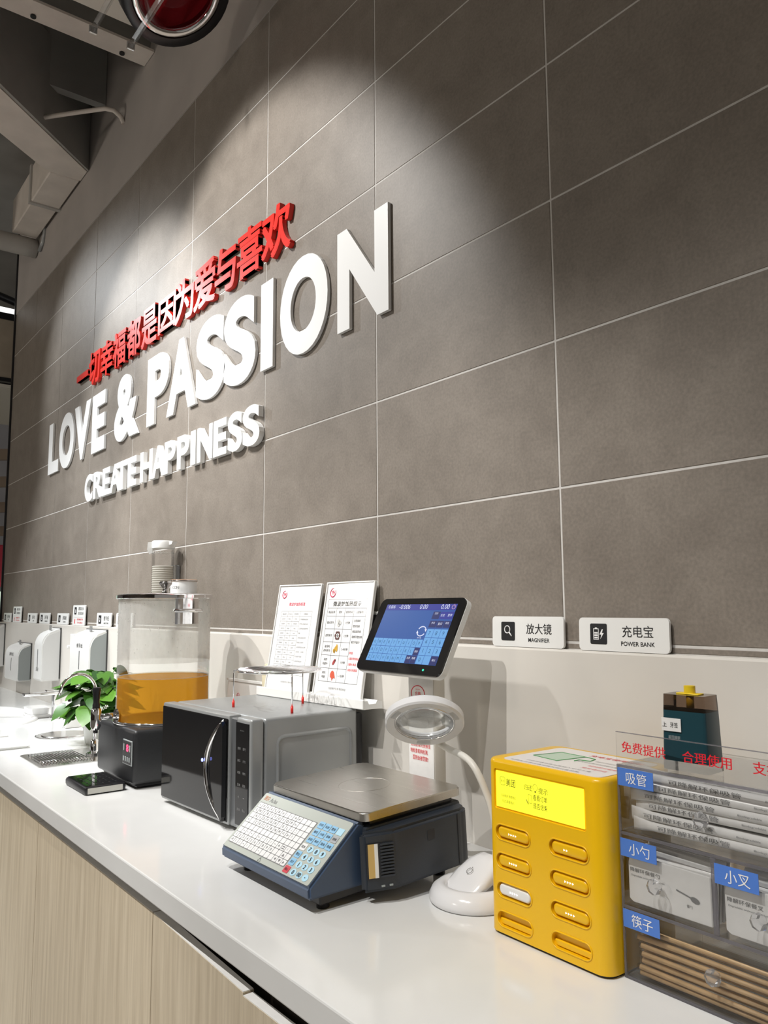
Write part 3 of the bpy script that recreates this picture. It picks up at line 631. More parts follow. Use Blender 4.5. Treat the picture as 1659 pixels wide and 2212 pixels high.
for k, s in enumerate(['注意事项:', '密封包装', '商品加热前', '请撕开密封袋', '或打开盖子']): text(b, s, OB, X, Z, U(w, 0.66), V_(h, 0.345+0.046*k), 0.0065, None, 0, 'l')
obj('table_lettering', b, INK, n2)
b = nbm()
for k, s in enumerate(['禁温:', '1.蛋类带壳商品', '2.罐头食品', '3.隔天的蔬菜']): text(b, s, OB, X, Z, U(w, 0.655), V_(h, 0.62+0.048*k), 0.0065, None if k != 1 else 0.04, 0.01, 'l')
obj('red_lettering', b, INKR, n2)
b = nbm(); text(b, '创造美好生活·爱在身边', OB, X, Z, U(w, 0.5), V_(h, 0.93), 0.006, 0.07); obj('footer_lettering', b, INKG, n2)
def blob(par, name, u, v, pts, mat):
    b = nbm(); cx, cz = U(w, u), V_(h, v); prism(b, [(cx+a*0.001, cz+c*0.001) for a, c in pts], 0.0002, 0.0008, planefn(OB, X, Z)); obj(name, b, mat, par)
ell = lambda cx, cy, a, b_, n=12, rot=0: [(cx+a*math.cos(q)*math.cos(rot)-b_*math.sin(q)*math.sin(rot), cy+a*math.cos(q)*math.sin(rot)+b_*math.sin(q)*math.cos(rot)) for q in [2*math.pi*k/n for k in range(n)]]
BUN = M('bun_print', (0.62, 0.62, 0.60), 0.4); BROWN = M('dark_brown_print', (0.10, 0.035, 0.03), 0.4); GOLD = M('gold_print', (0.62, 0.36, 0.04), 0.4); SAUS = M('sausage_print', (0.38, 0.05, 0.05), 0.4); ROAST = M('roast_print', (0.62, 0.10, 0.05), 0.4)
for c in ((-3, 4, 6, 5), (3, -1, 6, 6), (-2, -6, 6, 5)): blob(n2, 'bun_picture', 0.367, 0.363, ell(*c), BUN)
for k in range(6): blob(n2, 'stew_picture', 0.367, 0.477, ell(9*math.cos(k*1.047), 9*math.sin(k*1.047), 4.5, 3, 10, k*1.047+1.57), BROWN)
blob(n2, 'stew_picture', 0.367, 0.477, ell(0, 0, 3.5, 3.5), INKG)
for c in ((-3, -2, 4, 10, 12, -0.4), (4, 2, 3.6, 10, 12, 0.1), (-6, -6, 4, 6, 12, 0.5)): blob(n2, 'chicken_picture', 0.367, 0.592, ell(*c), GOLD)
blob(n2, 'sausage_picture', 0.367, 0.706, ell(0, 0, 4, 9, 14, -0.6), SAUS); blob(n2, 'sausage_picture', 0.367, 0.706, ell(4, 4, 2.5, 2.5), BROWN)
blob(n2, 'roast_picture', 0.367, 0.82, [(-6, 9), (0, 12), (6, 8), (9, 1), (13, -8), (8, -6), (3, -8), (1, -14), (-2, -8), (-8, -5), (-9, 3)], ROAST)

# things leaning behind the oven
t = thing('table_card', 'blank white card with tiny round logo between tea tank and microwave', 'card', (-1.19, -0.075, ZC), (R(-4), 0, R(3)))
bm = nbm(); rbox(bm, -0.115, 0.115, 0, 0.008, 0, 0.276, 0.003, 2); obj('panel', bm, WHITE, t)
bm = nbm(); rbox(bm, -0.115, 0.115, -0.004, 0.0, 0.268, 0.276, 0.001, 1); obj('frame_rail', bm, WHITE, t)
bm = nbm(); tube(bm, [(-0.045+0.0075*math.cos(a), -0.0006, 0.225+0.009*math.sin(a)) for a in [2*math.pi*k/20 for k in range(20)]], 0.0006, 5, True); text(bm, 'YH', Vector((0, -0.0004, 0)), X, Z, -0.045, 0.225, 0.008); obj('logo', bm, INKP, t)
t = thing('hanging_scoop', 'cream plastic scoop fan with raised ribs hung behind the left notice', 'scoop', (-1.02, -0.045, 1.145), (0, R(-35), 0))
fan = [(0.0, 0.0)]+[(-0.105*math.cos(R(a)), 0.07*math.sin(R(a))) for a in range(-60, 61, 10)]
bm = nbm(); prism(bm, fan, -0.012, 0.012, lambda a, b_, tt: Vector((a+0.02, tt, b_))); bmesh.ops.bevel(bm, geom=bm.edges[:], offset=0.003, segments=2, affect='EDGES', clamp_overlap=True); obj('scoop_body', bm, CREAM, t, 40)
for a in (-38, 0, 38):
    bm = nbm(); cyl(bm, (0.01, -0.0125, 0), (0.02-0.1*math.cos(R(a)), -0.0125, 0.067*math.sin(R(a))), 0.0018, n=6); obj('rib', bm, CREAM, t)
t = thing('wall_socket', 'black socket in a white surround on the tiles behind the display', 'socket', (-0.585, -0.003, 1.262))
bm = nbm(); rbox(bm, -0.04, 0.04, -0.008, 0.0, 0.0, 0.066, 0.003, 2); obj('surround', bm, WHITE, t)
bm = nbm(); rbox(bm, -0.034, 0.034, -0.0105, -0.008, 0.0, 0.058, 0.002, 2); obj('plate', bm, BLACK, t)
for dx in (-0.014, 0.0, 0.014):
    bm = nbm(); box(bm, dx-0.002, dx+0.002, -0.011, -0.0105, 0.024, 0.034); obj('slot', bm, INKG, t)

# ------------------------------------------------------------------ label-printing scale
T3 = 0.0575
t = scale = thing('retail_scale', 'dark label-printing shop scale with keypad, steel tray and screen on a post', 'scale', (-0.2655, -0.402, ZC), (T3, 0, 0.016))
# local axes: x right, y to the wall, z up; front lip at y=-0.10
lip0, lip1 = 0.029, 0.049
prof = [(-0.100, lip0), (-0.1, lip1), (0.004, 0.130), (0.02, 0.126), (0.02, lip0-0.004)]
bm = nbm(); prism(bm, prof, -0.165, 0.142, lambda a, b_, tt: Vector((tt, a, b_)))
bmesh.ops.bevel(bm, geom=bm.edges[:], offset=0.004, segments=2, affect='EDGES', clamp_overlap=True); obj('front_housing', bm, BLUEP, scale, 35)
bm = nbm(); rbox(bm, -0.155, 0.152, 0.012, 0.235, 0.024, 0.122, 0.006, 2); obj('base_body', bm, NAVY, scale, 35)
prb = [(0.150, -0.005), (0.163, -0.005), (0.186, 0.048), (0.186, 0.205), (0.176, 0.226), (0.15, 0.235)]
bm = nbm(); prism(bm, prb, 0.019, 0.118, lambda a, b_, tt: Vector((a, b_, tt)))
bmesh.ops.bevel(bm, geom=bm.edges[:], offset=0.007, segments=3, affect='EDGES', clamp_overlap=True); obj('printer_housing', bm, NAVY, scale, 35)
# label slot on the slanted front of the printer housing
so = Vector((0.163, -0.005, 0)); su = Vector((0.023, 0.053, 0)).normalized()
bm = nbm(); plate(bm, so, su, Z, 0.006, 0.034, 0.042, 0.1, 0.0015); obj('label_slot', bm, BLACK, scale)
bm = nbm(); plate(bm, so, su, Z, 0.009, 0.02, 0.044, 0.099, 0.0022); obj('label_roll', bm, M('tan_backing_paper', (0.62, 0.42, 0.14), 0.6), scale)
bm = nbm(); plate(bm, so, su, Z, 0.02, 0.026, 0.044, 0.099, 0.003); obj('label_edge', bm, WHITE, scale)
for k in range(11):
    zz = 0.044+k*0.0052; bm = nbm(); plate(bm, so, su, Z, 0.03, 0.054, zz, zz+0.0028, 0.0034); obj('grille_bar', bm, NAVY, scale)
bm = nbm(); plate(bm, so, su, Z, 0.03, 0.036, 0.028, 0.0305, 0.002); plate(bm, so, su, Z, 0.044, 0.05, 0.028, 0.0305, 0.002); obj('indicator', bm, GREYP, scale)
bm = nbm(); rbox(bm, 0.1858, 0.1868, 0.12, 0.137, 0.082, 0.099, 0.0004, 1); obj('latch_recess', bm, BLACK, scale)
bm = nbm(); box(bm, 0.1858, 0.1864, 0.192, 0.1935, 0.025, 0.112); obj('panel_seam', bm, BLACK, scale)
bm = nbm(); rbox(bm, -0.148, 0.135, -0.075, 0.215, 0.012, 0.03, 0.003, 1); obj('chassis_shade', bm, BLACK, scale)  # black underside block, added to deepen the shadow below the scale
# keypad
ko = Vector((0, -0.1, lip1)); kv = Vector((0, 0.104, 0.081)); KL = kv.length; kv.normalize(); ku = X.copy(); kn = ku.cross(kv)
ko2 = ko+kn*0.0003
bm = nbm(); prism(bm, rrect(-0.159, 0.136, 0.003, KL-0.004, 0.004), 0.0, 0.0012, planefn(ko, ku, kv)); obj('keypad_overlay', bm, KEYPANEL, scale)
kb0 = ko+kn*0.0012
b = nbm(); prism(b, rrect(-0.5, 0.5, -0.5, 0.5, 0.1, 2), 0.0, 1.0, lambda a, c, tt: Vector((a, c, tt)))
km = bpy.data.meshes.new('key'); bmesh.ops.recalc_face_normals(b, faces=b.faces[:]); b.to_mesh(km); b.free()
def keymesh(mat):
    m = km.copy(); m.materials.append(mat); return m
KM = {k: keymesh(v) for k, v in dict(w=KEYW, b=KEYB, c=KEYC, r=KEYR, g=KEYG).items()}
rk = Matrix((ku, kv, kn)).transposed().to_euler()
def key(kind, u, v, su_, sv):
    return inst(KM[kind], 'key', scale, kb0+ku*u+kv*v, rk, (su_, sv, 0.0009))
ux0, ux1, vy0, vy1 = -0.152, 0.048, 0.014, KL-0.026
cw, chh = (ux1-ux0)/14, (vy1-vy0)/8
bm = nbm(); plate(bm, kb0+kn*0.0001, ku, kv, ux0-0.001, ux1+0.001, vy0-0.001, vy1+0.001, 0.0002); obj('key_field', bm, INKG, scale)
rows = [['Esc', '@', '#', '$', '%', '&', '*', '(', ')', '→', '←', '', '', ''], list('QWERTYUIOP')+['Ent', '', '', ''], ['']+list('ASDFGHJKL')+[';', ':', '', ''],
        ['Shf', '']+list('ZXCVBNM')+['<', '>', '?', '', ''], ['']*14, ['', '.', ',', "'", '"', 'Esc', '^', '\\', '/', '-', '+', '=', '(', ''],
        list('1234567890')+['', '', '▲', ''], ['<', '[', ']', '_', '{', '}', '|', '~', '', '', '', '◄', '▼', '►']]
kt = nbm()
for r_, row in enumerate(rows):
    for c_, s in enumerate(row):
        u, v = ux0+(c_+0.5)*cw, vy1-(r_+0.5)*chh
        key('w', u, v, cw*0.9, chh*0.9)
        if s:
            small = s in ".,'-_\"~^"
            text(kt, s, kb0+kn*0.0011, ku, kv, u, v, (0.0012 if small else 0.0055) if len(s) < 2 else 0.003, None if not small else 0.003)
obj('key_lettering', kt, INKG, scale)
kt = nbm(); qx = [0.063, 0.082, 0.101, 0.120]; qy = [KL-0.027-0.0152*k for k in range(7)]
fnc = [['打印', '去皮', '置零', ''], ['模式', '小结', '清单', '退格'], ['折扣', '单价', '查询', '数量']]
for r_ in range(3):
    for c_ in range(4):
        key('c' if (r_, c_) == (0, 3) else ('g' if (r_, c_) == (1, 3) else 'b'), qx[c_]-0.004*r_*0, qy[r_], 0.0165, 0.0132)
        if fnc[r_][c_]: text(kt, fnc[r_][c_], kb0+kn*0.0011, ku, kv, qx[c_], qy[r_], 0.005, 0.011, 0.01)
for r_, (kd, s) in enumerate((('w', '取消'), ('b', '累加'), ('b', '总计'), ('r', '确认'))):
    key(kd, qx[0]-0.003, qy[3+r_]-0.001, 0.0155, 0.013); text(kt, s, kb0+kn*0.0011, ku, kv, qx[0]-0.003, qy[3+r_]-0.001, 0.005, 0.01, 0.01)
b = nbm(); lathe(b, [(0.5, 0), (0.5, 1)], 16); cmesh = bpy.data.meshes.new('key'); b.to_mesh(cmesh); b.free(); cmesh.materials.append(KEYC)
for r_, row in enumerate((('7', '8', '9'), ('4', '5', '6'), ('1', '2', '3'), ('0', '00', '·'))):
    for c_, s in enumerate(row):
        u, v = 0.081+0.0185*c_, qy[3+r_]-0.001
        inst(cmesh, 'key', scale, kb0+ku*u+kv*v, rk, (0.0155, 0.0125, 0.0009)); text(kt, s, kb0+kn*0.0011, ku, kv, u, v, 0.0075 if s != '·' else 0.002, None if s != '·' else 0.002, 0.02)
obj('function_lettering', kt, INK, scale)
bm = nbm(); text(bm, '顶尖', kb0, ku, kv, -0.142, KL-0.0145, 0.010, 0.019, 0.01); obj('brand_mark', bm, M('orange_ink', (0.70, 0.22, 0.05), 0.5), scale)
bm = nbm(); text(bm, 'Aclas', kb0, ku, kv, -0.1155, KL-0.0155, 0.009, 0.025); obj('brand_lettering', bm, INKG, scale)
bm = nbm(); tri = [(-0.030, 0.0045), (-0.021, 0.0045), (-0.0255, 0.0115)]; tube(bm, [kb0+ku*a+kv*c for a, c in tri], 0.0006, 5, True); obj('triangle_mark', bm, INK, scale)
# tray and its support
bm = nbm(); rbox(bm, -0.14, 0.145, 0.026, 0.222, 0.115, 0.132, 0.006, 2); obj('tray_support', bm, BLACK, scale, 35)
bm = nbm(); prism(bm, rrect(-0.1544, 0.1544, 0.0075, 0.238, 0.014, 5), 0.131, 0.146, lambda a, c, tt: Vector((a, c, tt)))
bmesh.ops.bevel(bm, geom=[e for e in bm.edges if e.verts[0].co.z > 0.1455 and e.verts[1].co.z > 0.1455], offset=0.0025, segments=3, affect='EDGES'); tr = obj('weighing_tray', bm, STEEL, scale, 50)
bm = nbm(); tube(bm, [(0.05*math.cos(a), 0.125+0.05*math.sin(a), 0.1458) for a in [2*math.pi*k/48 for k in range(48)]], 0.0006, 5, True); obj('pressed_ring', bm, STEEL, tr)
for sx in (-0.13, 0.12):
    for sy, l_ in ((-0.06, 0.03), (0.2, 0.028)):
        bm = nbm(); zb = -sy*math.tan(T3)+0.0008; cyl(bm, (sx, sy, zb), (sx, sy, 0.034), 0.011, n=14); obj('foot', bm, BLACK, scale)
# post (kept upright by undoing the forward tilt)
iv = Matrix.Rotation(-T3, 4, 'X') @ Matrix.Rotation(-0.016, 4, 'Z'); base = Vector((-0.2655, -0.402, ZC))
def loc(p): return (Matrix.Rotation(0.016, 4, 'Z') @ Matrix.Rotation(T3, 4, 'X')).inverted() @ (Vector(p)-base)
mloc = (Matrix.Translation(base) @ Matrix.Rotation(0.016, 4, 'Z') @ Matrix.Rotation(T3, 4, 'X')).inverted()
def into(bm_): bm_.transform(mloc); return bm_
POSTP = M('off_white_post', (0.70, 0.67, 0.61), 0.35)
bm = nbm(); rbox(bm, -0.3208, -0.2371, -0.13, -0.099, 0.93, 1.25, 0.004, 2); post = obj('post', into(bm), POSTP, scale, 35)
bm = nbm(); box(bm, -0.3185, -0.2395, -0.1308, -0.13, 0.935, 1.23); obj('post_cover', into(bm), PAPER, post)
po = Vector((0, -0.1311, 0)); bm = nbm()
tube(bm, [(-0.2875+0.0215*math.cos(a), -0.1311, 1.158+0.0165*math.sin(a)) for a in [2*math.pi*k/30 for k in range(30)]], 0.0009, 5, True)
text(bm, '合格', po, X, Z, -0.2875, 1.158, 0.009, 0.019, 0.0); text(bm, 'QC PASS', po, X, Z, -0.2875, 1.1665, 0.003); text(bm, '检验专用章', po, X, Z, -0.2875, 1.149, 0.0035); obj('seal_sticker', into(bm), INKR, post)
bm = nbm()
for k, s in enumerate(['使用前请先安排当', '地检查机构检测,', '否则会被罚款!']): text(bm, s, po, X, Z, -0.2815-(0.004 if k == 1 else 0), 1.0545-0.0135*k, 0.0095, 0.062 if k == 0 else (0.056 if k == 1 else 0.05), 0.012)
obj('warning_lettering', into(bm), INKR, post)
bm = nbm(); cyl(bm, (-0.279, -0.105, 1.225), (-0.279, -0.15, 1.262), 0.018, n=16); obj('tilt_joint', into(bm), BLACK, post)
# tilted display
dc = Vector((-0.268, -0.17, 1.2815)); DW, DH = 0.277, 0.1705
dm = Matrix.Translation(dc) @ Matrix.Rotation(R(-27.6), 4, 'X')
bm = nbm(); prism(bm, rrect(-DW/2, DW/2, -DH/2, DH/2, 0.016, 5), -0.016, -0.004, planefn(Vector((0, 0, 0)), X, Z)); bm.transform(dm); dh = obj('display_housing', into(bm), WHITE, scale, 35)
bm = nbm(); prism(bm, rrect(-DW/2+0.001, DW/2-0.001, -DH/2+0.0015, DH/2-0.0005, 0.015, 5), -0.004, 0.0, planefn(Vector((0, 0, 0)), X, Z)); bm.transform(dm); obj('display_bezel', into(bm), BGLOSS, dh)
SW, SH = 0.228, 0.133; sc_ = Vector((0.002, -0.0003, 0.004))
def emat(name, col, s=1.0): return M(name, (0.01, 0.01, 0.01), 0.3, spec=0.12, emit=col, es=s)
SB = emat('screen_blue', (0.035, 0.105, 0.36)); SD = emat('screen_navy', (0.04, 0.045, 0.30)); SK = emat('screen_key_blue', (0.16, 0.40, 0.76)); SI = emat('screen_white', (0.75, 0.78, 0.95)); SN = emat('screen_dark', (0.03, 0.035, 0.14)); SX = emat('screen_ink', (0.03, 0.10, 0.22))
def su(u): return (u-0.5)*SW
def sv(v): return (0.5-v)*SH
def scr(name, fill, mat):
    b = nbm(); fill(b); b.transform(dm); return obj(name, into(b), mat, dh)
lay = lambda k: sc_+Vector((0, -0.0002*k, 0))
def rects(rs, k, g=0.0005):
    def f(b):
        for u0, u1, v0, v1 in rs: plate(b, lay(k), X, Z, su(u0)+g, su(u1)-g, sv(v1)+g, sv(v0)-g)
    return f
scr('screen', rects([(0, 1, 0, 1)], 0, 0), SB)
scr('number_bar', rects([(0, 1, 0, 0.105)], 1, 0), SD)
for q in [(0.72, 0.82, 0.125, 0.26), (0.72, 0.82, 0.28, 0.40), (0.82, 0.91, 0.28, 0.40), (0.91, 1.0, 0.28, 0.40)]: scr('dark_key', rects([q], 1), SN)
scr('mode_block', rects([(0.82, 1.0, 0.125, 0.26)], 1), SD)
kk = []
for k in range(10): kk.append((0.0+0.072*k, 0.072*(k+1), 0.6, 0.735))
for k in range(9): kk.append((0.0+0.072*k, 0.072*(k+1), 0.735, 0.867))
for k in range(8): kk.append((0.0+0.072*k, 0.072*(k+1), 0.867, 1.0))
for r_ in range(4):
    for c_ in range(3):
        if (r_, c_) != (3, 2): kk.append((0.725+0.0917*c_, 0.725+0.0917*(c_+1), 0.42+0.145*r_, 0.42+0.145*(r_+1)))
b = nbm(); plate(b, Vector((0, 0, 0)), X, Z, -0.5, 0.5, -0.5, 0.5); skm = bpy.data.meshes.new('screen_key'); b.to_mesh(skm); b.free(); skm.materials.append(SK)
dmm = mloc @ dm
for u0, u1, v0, v1 in kk:
    o = bpy.data.objects.new('screen_key', skm); COL.objects.link(o); o.parent = dh
    o.matrix_local = dmm @ Matrix.Translation(lay(1)+X*((su(u0)+su(u1))/2)+Z*((sv(v0)+sv(v1))/2)) @ Matrix.Diagonal((su(u1)-su(u0)-0.0009, 1, sv(v0)-sv(v1)-0.0009, 1))
for q in [(0.648, 0.72, 0.735, 0.867), (0.576, 0.648, 0.867, 1.0), (0.648, 0.72, 0.867, 1.0), (0.908, 1.0, 0.855, 1.0)]: scr('dark_key', rects([q], 1), SN)
def ftxt(items, k=3):
    def f(b):
        for s, u, v, h_ in items: text(b, s, lay(k), X, Z, su(u), sv(v), h_, None, 0.0, 'c', 0.0)
    return f
it = [(ch, 0.036+0.072*k, 0.667, 0.0065) for k, ch in enumerate('QWERTYUIOP')]+[(ch, 0.036+0.072*k, 0.80, 0.0065) for k, ch in enumerate('ASDFGHJKL')]+[(ch, 0.036+0.072*k, 0.933, 0.0065) for k, ch in enumerate('ZXCVBNM')]+[('←', 0.54, 0.933, 0.004)]
for r_, row in enumerate(('789', '456', '123', '0')):
    for c_, ch in enumerate(row): it.append((ch, 0.77+0.0917*c_, 0.49+0.145*r_, 0.0085))
scr('key_lettering', ftxt(it), SX)
for q in [('0.006', 0.09, 0.045, 0.0075), ('-0.006', 0.285, 0.045, 0.0105), ('0.00', 0.56, 0.045, 0.0105), ('0.00', 0.855, 0.045, 0.0105), ('改价', 0.77, 0.16, 0.005), ('去皮', 0.86, 0.19, 0.006), ('置零', 0.955, 0.19, 0.006), ('多笔', 0.77, 0.32, 0.005), ('复印', 0.865, 0.335, 0.006), ('其他', 0.955, 0.32, 0.005), ('更多功能', 0.655, 0.575, 0.003), ('清除', 0.684, 0.80, 0.005), ('全部', 0.612, 0.91, 0.005), ('隐藏', 0.684, 0.91, 0.005), ('确认', 0.955, 0.92, 0.005)]: scr('number_lettering' if q[2] < 0.05 else 'button_lettering', ftxt([q]), SI)
def cyc(b):
    for s0 in (0, 180):
        A_ = [R(s0+20+130*k/10) for k in range(11)]; tube(b, [lay(3)+X*(su(0.655)+0.0125*math.cos(a))+Z*(sv(0.465)+0.0105*math.sin(a)) for a in A_], 0.001, 6)
        e = lay(3)+X*(su(0.655)+0.0125*math.cos(A_[0]))+Z*(sv(0.465)+0.0105*math.sin(A_[0])); sg = 1 if s0 == 0 else -1
        prism(b, [(-0.004, 0.001), (0.003, 0.002*0+0.001), (0.001, -0.005)], 0, 0.0002, lambda a, c, tt, e=e, sg=sg: e+X*a*sg+Z*c*sg-Y*tt)
scr('refresh_icon', cyc, SI)
def pw(b): tube(b, [lay(3)+X*(su(0.965)+0.005*math.cos(a))+Z*(sv(0.05)+0.0048*math.sin(a)) for a in [R(120+300*k/16) for k in range(17)]], 0.0006, 5); cyl(b, lay(3)+X*su(0.965)+Z*(sv(0.05)+0.001), lay(3)+X*su(0.965)+Z*(sv(0.05)+0.006), 0.0006, n=5)
scr('power_icon', pw, emat('screen_pink', (0.55, 0.35, 0.55)))
b = nbm(); lathe(b, [(0.0022, 0), (0.0022, 0.0006)], 14, (0.085, -0.0002, -0.0735), Matrix.Rotation(R(90), 4, 'X')); b.transform(dm); obj('power_led', into(b), emat('green_led', (0.05, 1.0, 0.5), 1.5), dh)
# ------------------------------------------------------------------ magnifier lamp
t = thing('magnifier_lamp', 'white desk magnifier lamp with ring head and bent neck', 'lamp', (-0.012, -0.242, ZC))
LW = M('lamp_white', (0.80, 0.80, 0.81), 0.16)
bm = nbm(); lathe(bm, [(0.072, 0.0), (0.076, 0.004), (0.0755, 0.012), (0.070, 0.022), (0.060, 0.029), (0.052, 0.030), (0.046, 0.026), (0.044, 0.014), (0.0, 0.012)], 48, cap1=False); obj('base', bm, LW, t, 50)
# wedge shaped switch pod leaning on the base, facing the front left
cd = Vector((-0.15, -0.99, 0)).normalized(); sd = Vector((-cd.y, cd.x, 0))
bm = nbm(); secs = [(-0.040, 0.016, 0.030, 0.006), (-0.028, 0.030, 0.037, 0.012), (-0.006, 0.047, 0.040, 0.02), (0.016, 0.062, 0.037, 0.028), (0.034, 0.070, 0.028, 0.036), (0.044, 0.066, 0.014, 0.04)]
rings = []
for d_, top, hw, low in secs:
    c0 = cd*(-d_); ring = []
    for k in range(16):
        a = 2*math.pi*k/16; s_, z_ = math.cos(a), math.sin(a)
        ring.append(bm.verts.new(c0+sd*hw*1.1*(abs(s_)**0.7)*(1 if s_ > 0 else -1)+Z*((top+low)/2+(top-low)/2*(abs(z_)**0.6)*(1 if z_ > 0 else -1))))
    rings.append(ring)
for a, b_ in zip(rings, rings[1:]):
    for k in range(16): bm.faces.new((a[k], a[(k+1) % 16], b_[(k+1) % 16], b_[k]))
bm.faces.new(rings[0][::-1]); bm.faces.new(rings[-1]); pod = obj('switch_pod', bm, LW, t, 60)
pn = Vector((cd.x*0.55, cd.y*0.55, 0.83)).normalized(); pc = cd*0.006+Z*0.0465; pu = sd; pv = pn.cross(pu)
bm = nbm(); tube(bm, [pc+pn*0.003+pu*0.006*math.cos(a)+pv*0.006*math.sin(a) for a in [R(120+300*k/16) for k in range(17)]], 0.0005, 5); cyl(bm, pc+pn*0.003+pv*0.003, pc+pn*0.003+pv*0.0085, 0.0005, n=5); obj('power_symbol', bm, INKG, pod)
# neck and head
H = Vector((-0.1262, -0.25, 1.1303)); tl = Vector((-0.012, -0.242, ZC)); camp = Vector((1.02415, -1.22096, 1.3411))
hz_ = Vector((camp.x-H.x, camp.y-H.y, 0)).normalized()
nrm = (hz_*math.cos(R(50))-Z*math.sin(R(50))).normalized()       # the lit underside looks down and towards the front
dn = (Z*-1-nrm*(Z*-1).dot(nrm)).normalized(); sdv = nrm.cross(dn)
RO, RI = 0.073, 0.054
Hm = Matrix((sdv, dn, nrm)).transposed().to_4x4(); Hm.translation = H-tl
bm = nbm(); lathe(bm, [(RI, -0.008), (RO-0.004, -0.010), (RO, -0.006), (RO, 0.006), (RO-0.003, 0.009), (RI+0.002, 0.0075), (RI, 0.004)], 56, cap0=False, cap1=False)
n_ = 56; bm.verts.ensure_lookup_table()
for k in range(n_): bm.faces.new((bm.verts[k], bm.verts[(k+1) % n_], bm.verts[6*n_+(k+1) % n_], bm.verts[6*n_+k]))
bm.transform(Hm); hd = obj('head_ring', bm, LW, t, 40)
bm = nbm(); lathe(bm, [(0.002, -0.006), (0.03, -0.0045), (RI, -0.001), (RI, 0.001), (0.03, 0.0045), (0.002, 0.006)], 40); bm.transform(Hm); obj('lens', bm, clear_material('lens_glass', (0.95, 0.96, 0.96), 0.10, 0.0), hd)
bm = nbm(); tube(bm, [(RI*math.cos(a), RI*math.sin(a), 0.0062) for a in [2*math.pi*k/40 for k in range(40)]], 0.0012, 6, True); bm.transform(Hm); obj('lens_rim', bm, CHROME, hd)
for a0 in (200, 80, -40):
    bm = nbm(); pl_ = [(0.058*math.cos(R(a0+6*k)), 0.058*math.sin(R(a0+6*k))) for k in range(5)]+[(0.069*math.cos(R(a0+24-6*k)), 0.069*math.sin(R(a0+24-6*k))) for k in range(5)]
    prism(bm, pl_, 0.0065, 0.0086, lambda a, c, tt: Vector((a, c, tt))); bm.transform(Hm); obj('light_window', bm, CLEARM, hd)
hp = H-tl+dn*(RO-0.004)+sdv*0.02
pn0 = Vector((-0.066, -0.20, 1.104))-tl
pts = [hp, hp+Vector((0.018, 0.012, -0.012)), Vector((-0.028, 0.0, 0.22))+Vector((0.0, 0.025, 0)), Vector((0.006, 0.032, 0.165)), Vector((0.016, 0.04, 0.11)), Vector((0.016, 0.042, 0.075)), Vector((0.0155, 0.042, 0.058))]
def smooth(P, n=8):
    out = []
    for i in range(len(P)-1):
        p0, p1, p2, p3 = P[max(i-1, 0)], P[i], P[i+1], P[min(i+2, len(P)-1)]
        for k in range(n):
            s = k/n; out.append(0.5*((2*p1)+(p2-p0)*s+(2*p0-5*p1+4*p2-p3)*s*s+(3*p1-p0-3*p2+p3)*s**3))
    return out+[P[-1]]
bm = nbm(); tube(bm, smooth(pts), 0.0062, 12); obj('neck', bm, M('neck_sleeve', (0.74, 0.72, 0.66), 0.4), t)
bm = nbm(); lathe(bm, [(0.0155, 0.0), (0.0115, 0.012), (0.0085, 0.024), (0.0085, 0.03)], 20, (0.0155, 0.042, 0.046)); obj('neck_collar', bm, LW, t, 50)

# ------------------------------------------------------------------ yellow power bank cabinet
YX0, YX1, YF, YB, YT = 0.092, 0.316, -0.31, -0.142, 0.259
t = thing('power_bank_station', 'bright yellow power bank rental box with lit screen and slots', 'charging box', ((YX0+YX1)/2, YF, ZC))
hw = (YX1-YX0)/2
# front wall pierced by the slots: outline loops around each slot
slots = [(0.1472, z) for z in (0.9964, 0.9547, 0.9123, 0.870)]+[(0.2538, z) for z in (0.9981, 0.9556, 0.9135, 0.8722)]
cxm = (YX0+YX1)/2
full = nbm(); YD = YB-YF
def yring(ins, z): return [Vector((a, c, z)) for a, c in rrect(-hw+ins, hw-ins, ins, YD-ins, 0.02-ins*0.6, 7)]
loft(full, [yring(0.0, 0.004), yring(0.0, YT-0.006), yring(0.0006, YT-0.0035), yring(0.0022, YT-0.0012), yring(0.005, YT)])
body = obj('body', full, YELLOW, t, 35)
cut = nbm()
for sx_, sz_ in slots:
    tmp = nbm(); prism(tmp, rrect(-0.0345, 0.0345, -0.0105, 0.0105, 0.0103, 8), -0.01, 0.008, lambda a, c, tt, sx_=sx_, sz_=sz_: Vector((sx_-cxm+a, tt, sz_-ZC+c))); merge(cut, tmp); tmp.free()
tmp = nbm(); prism(tmp, rrect(0.1135-cxm-0.0035, 0.283-cxm+0.0035, 1.033-ZC-0.003, 1.0865-ZC+0.003, 0.004, 3), -0.01, 0.003, lambda a, c, tt: Vector((a, tt, c))); merge(cut, tmp); tmp.free()
co = obj('cutter', cut, YELLOW)
md = body.modifiers.new('slots', 'BOOLEAN'); md.object = co; md.operation = 'DIFFERENCE'; md.solver = 'EXACT'
co.location = t.location
bpy.context.view_layer.update()
dg = bpy.context.evaluated_depsgraph_get(); me2 = bpy.data.meshes.new_from_object(body.evaluated_get(dg)); body.modifiers.clear(); body.data = me2
bpy.data.objects.remove(co)
try: me2.set_sharp_from_angle(angle=R(35))
except Exception: pass
bm = nbm(); rbox(bm, -hw+0.004, hw-0.004, 0.004, YB-YF-0.004, 0.0, 0.0045, 0.016, 4, 'z'); obj('base_plate', bm, BLACK, t)
bm = nbm(); plate(bm, Vector((0, 0.0022, 0)), X, Z, 0.1135-cxm, 0.283-cxm, 1.033-ZC, 1.0865-ZC, 0.0008)
scrn = obj('screen', bm, M('lit_yellow_screen', (0.5, 0.5, 0.02), 0.3, emit=(1.0, 0.98, 0.04), es=1.0), t)
so_ = Vector((0, 0.0012, 0)); s0x, s0z = 0.1135-cxm, 1.033-ZC; sw_, sh_ = 0.1695, 0.0535
su_ = lambda u: s0x+u*sw_
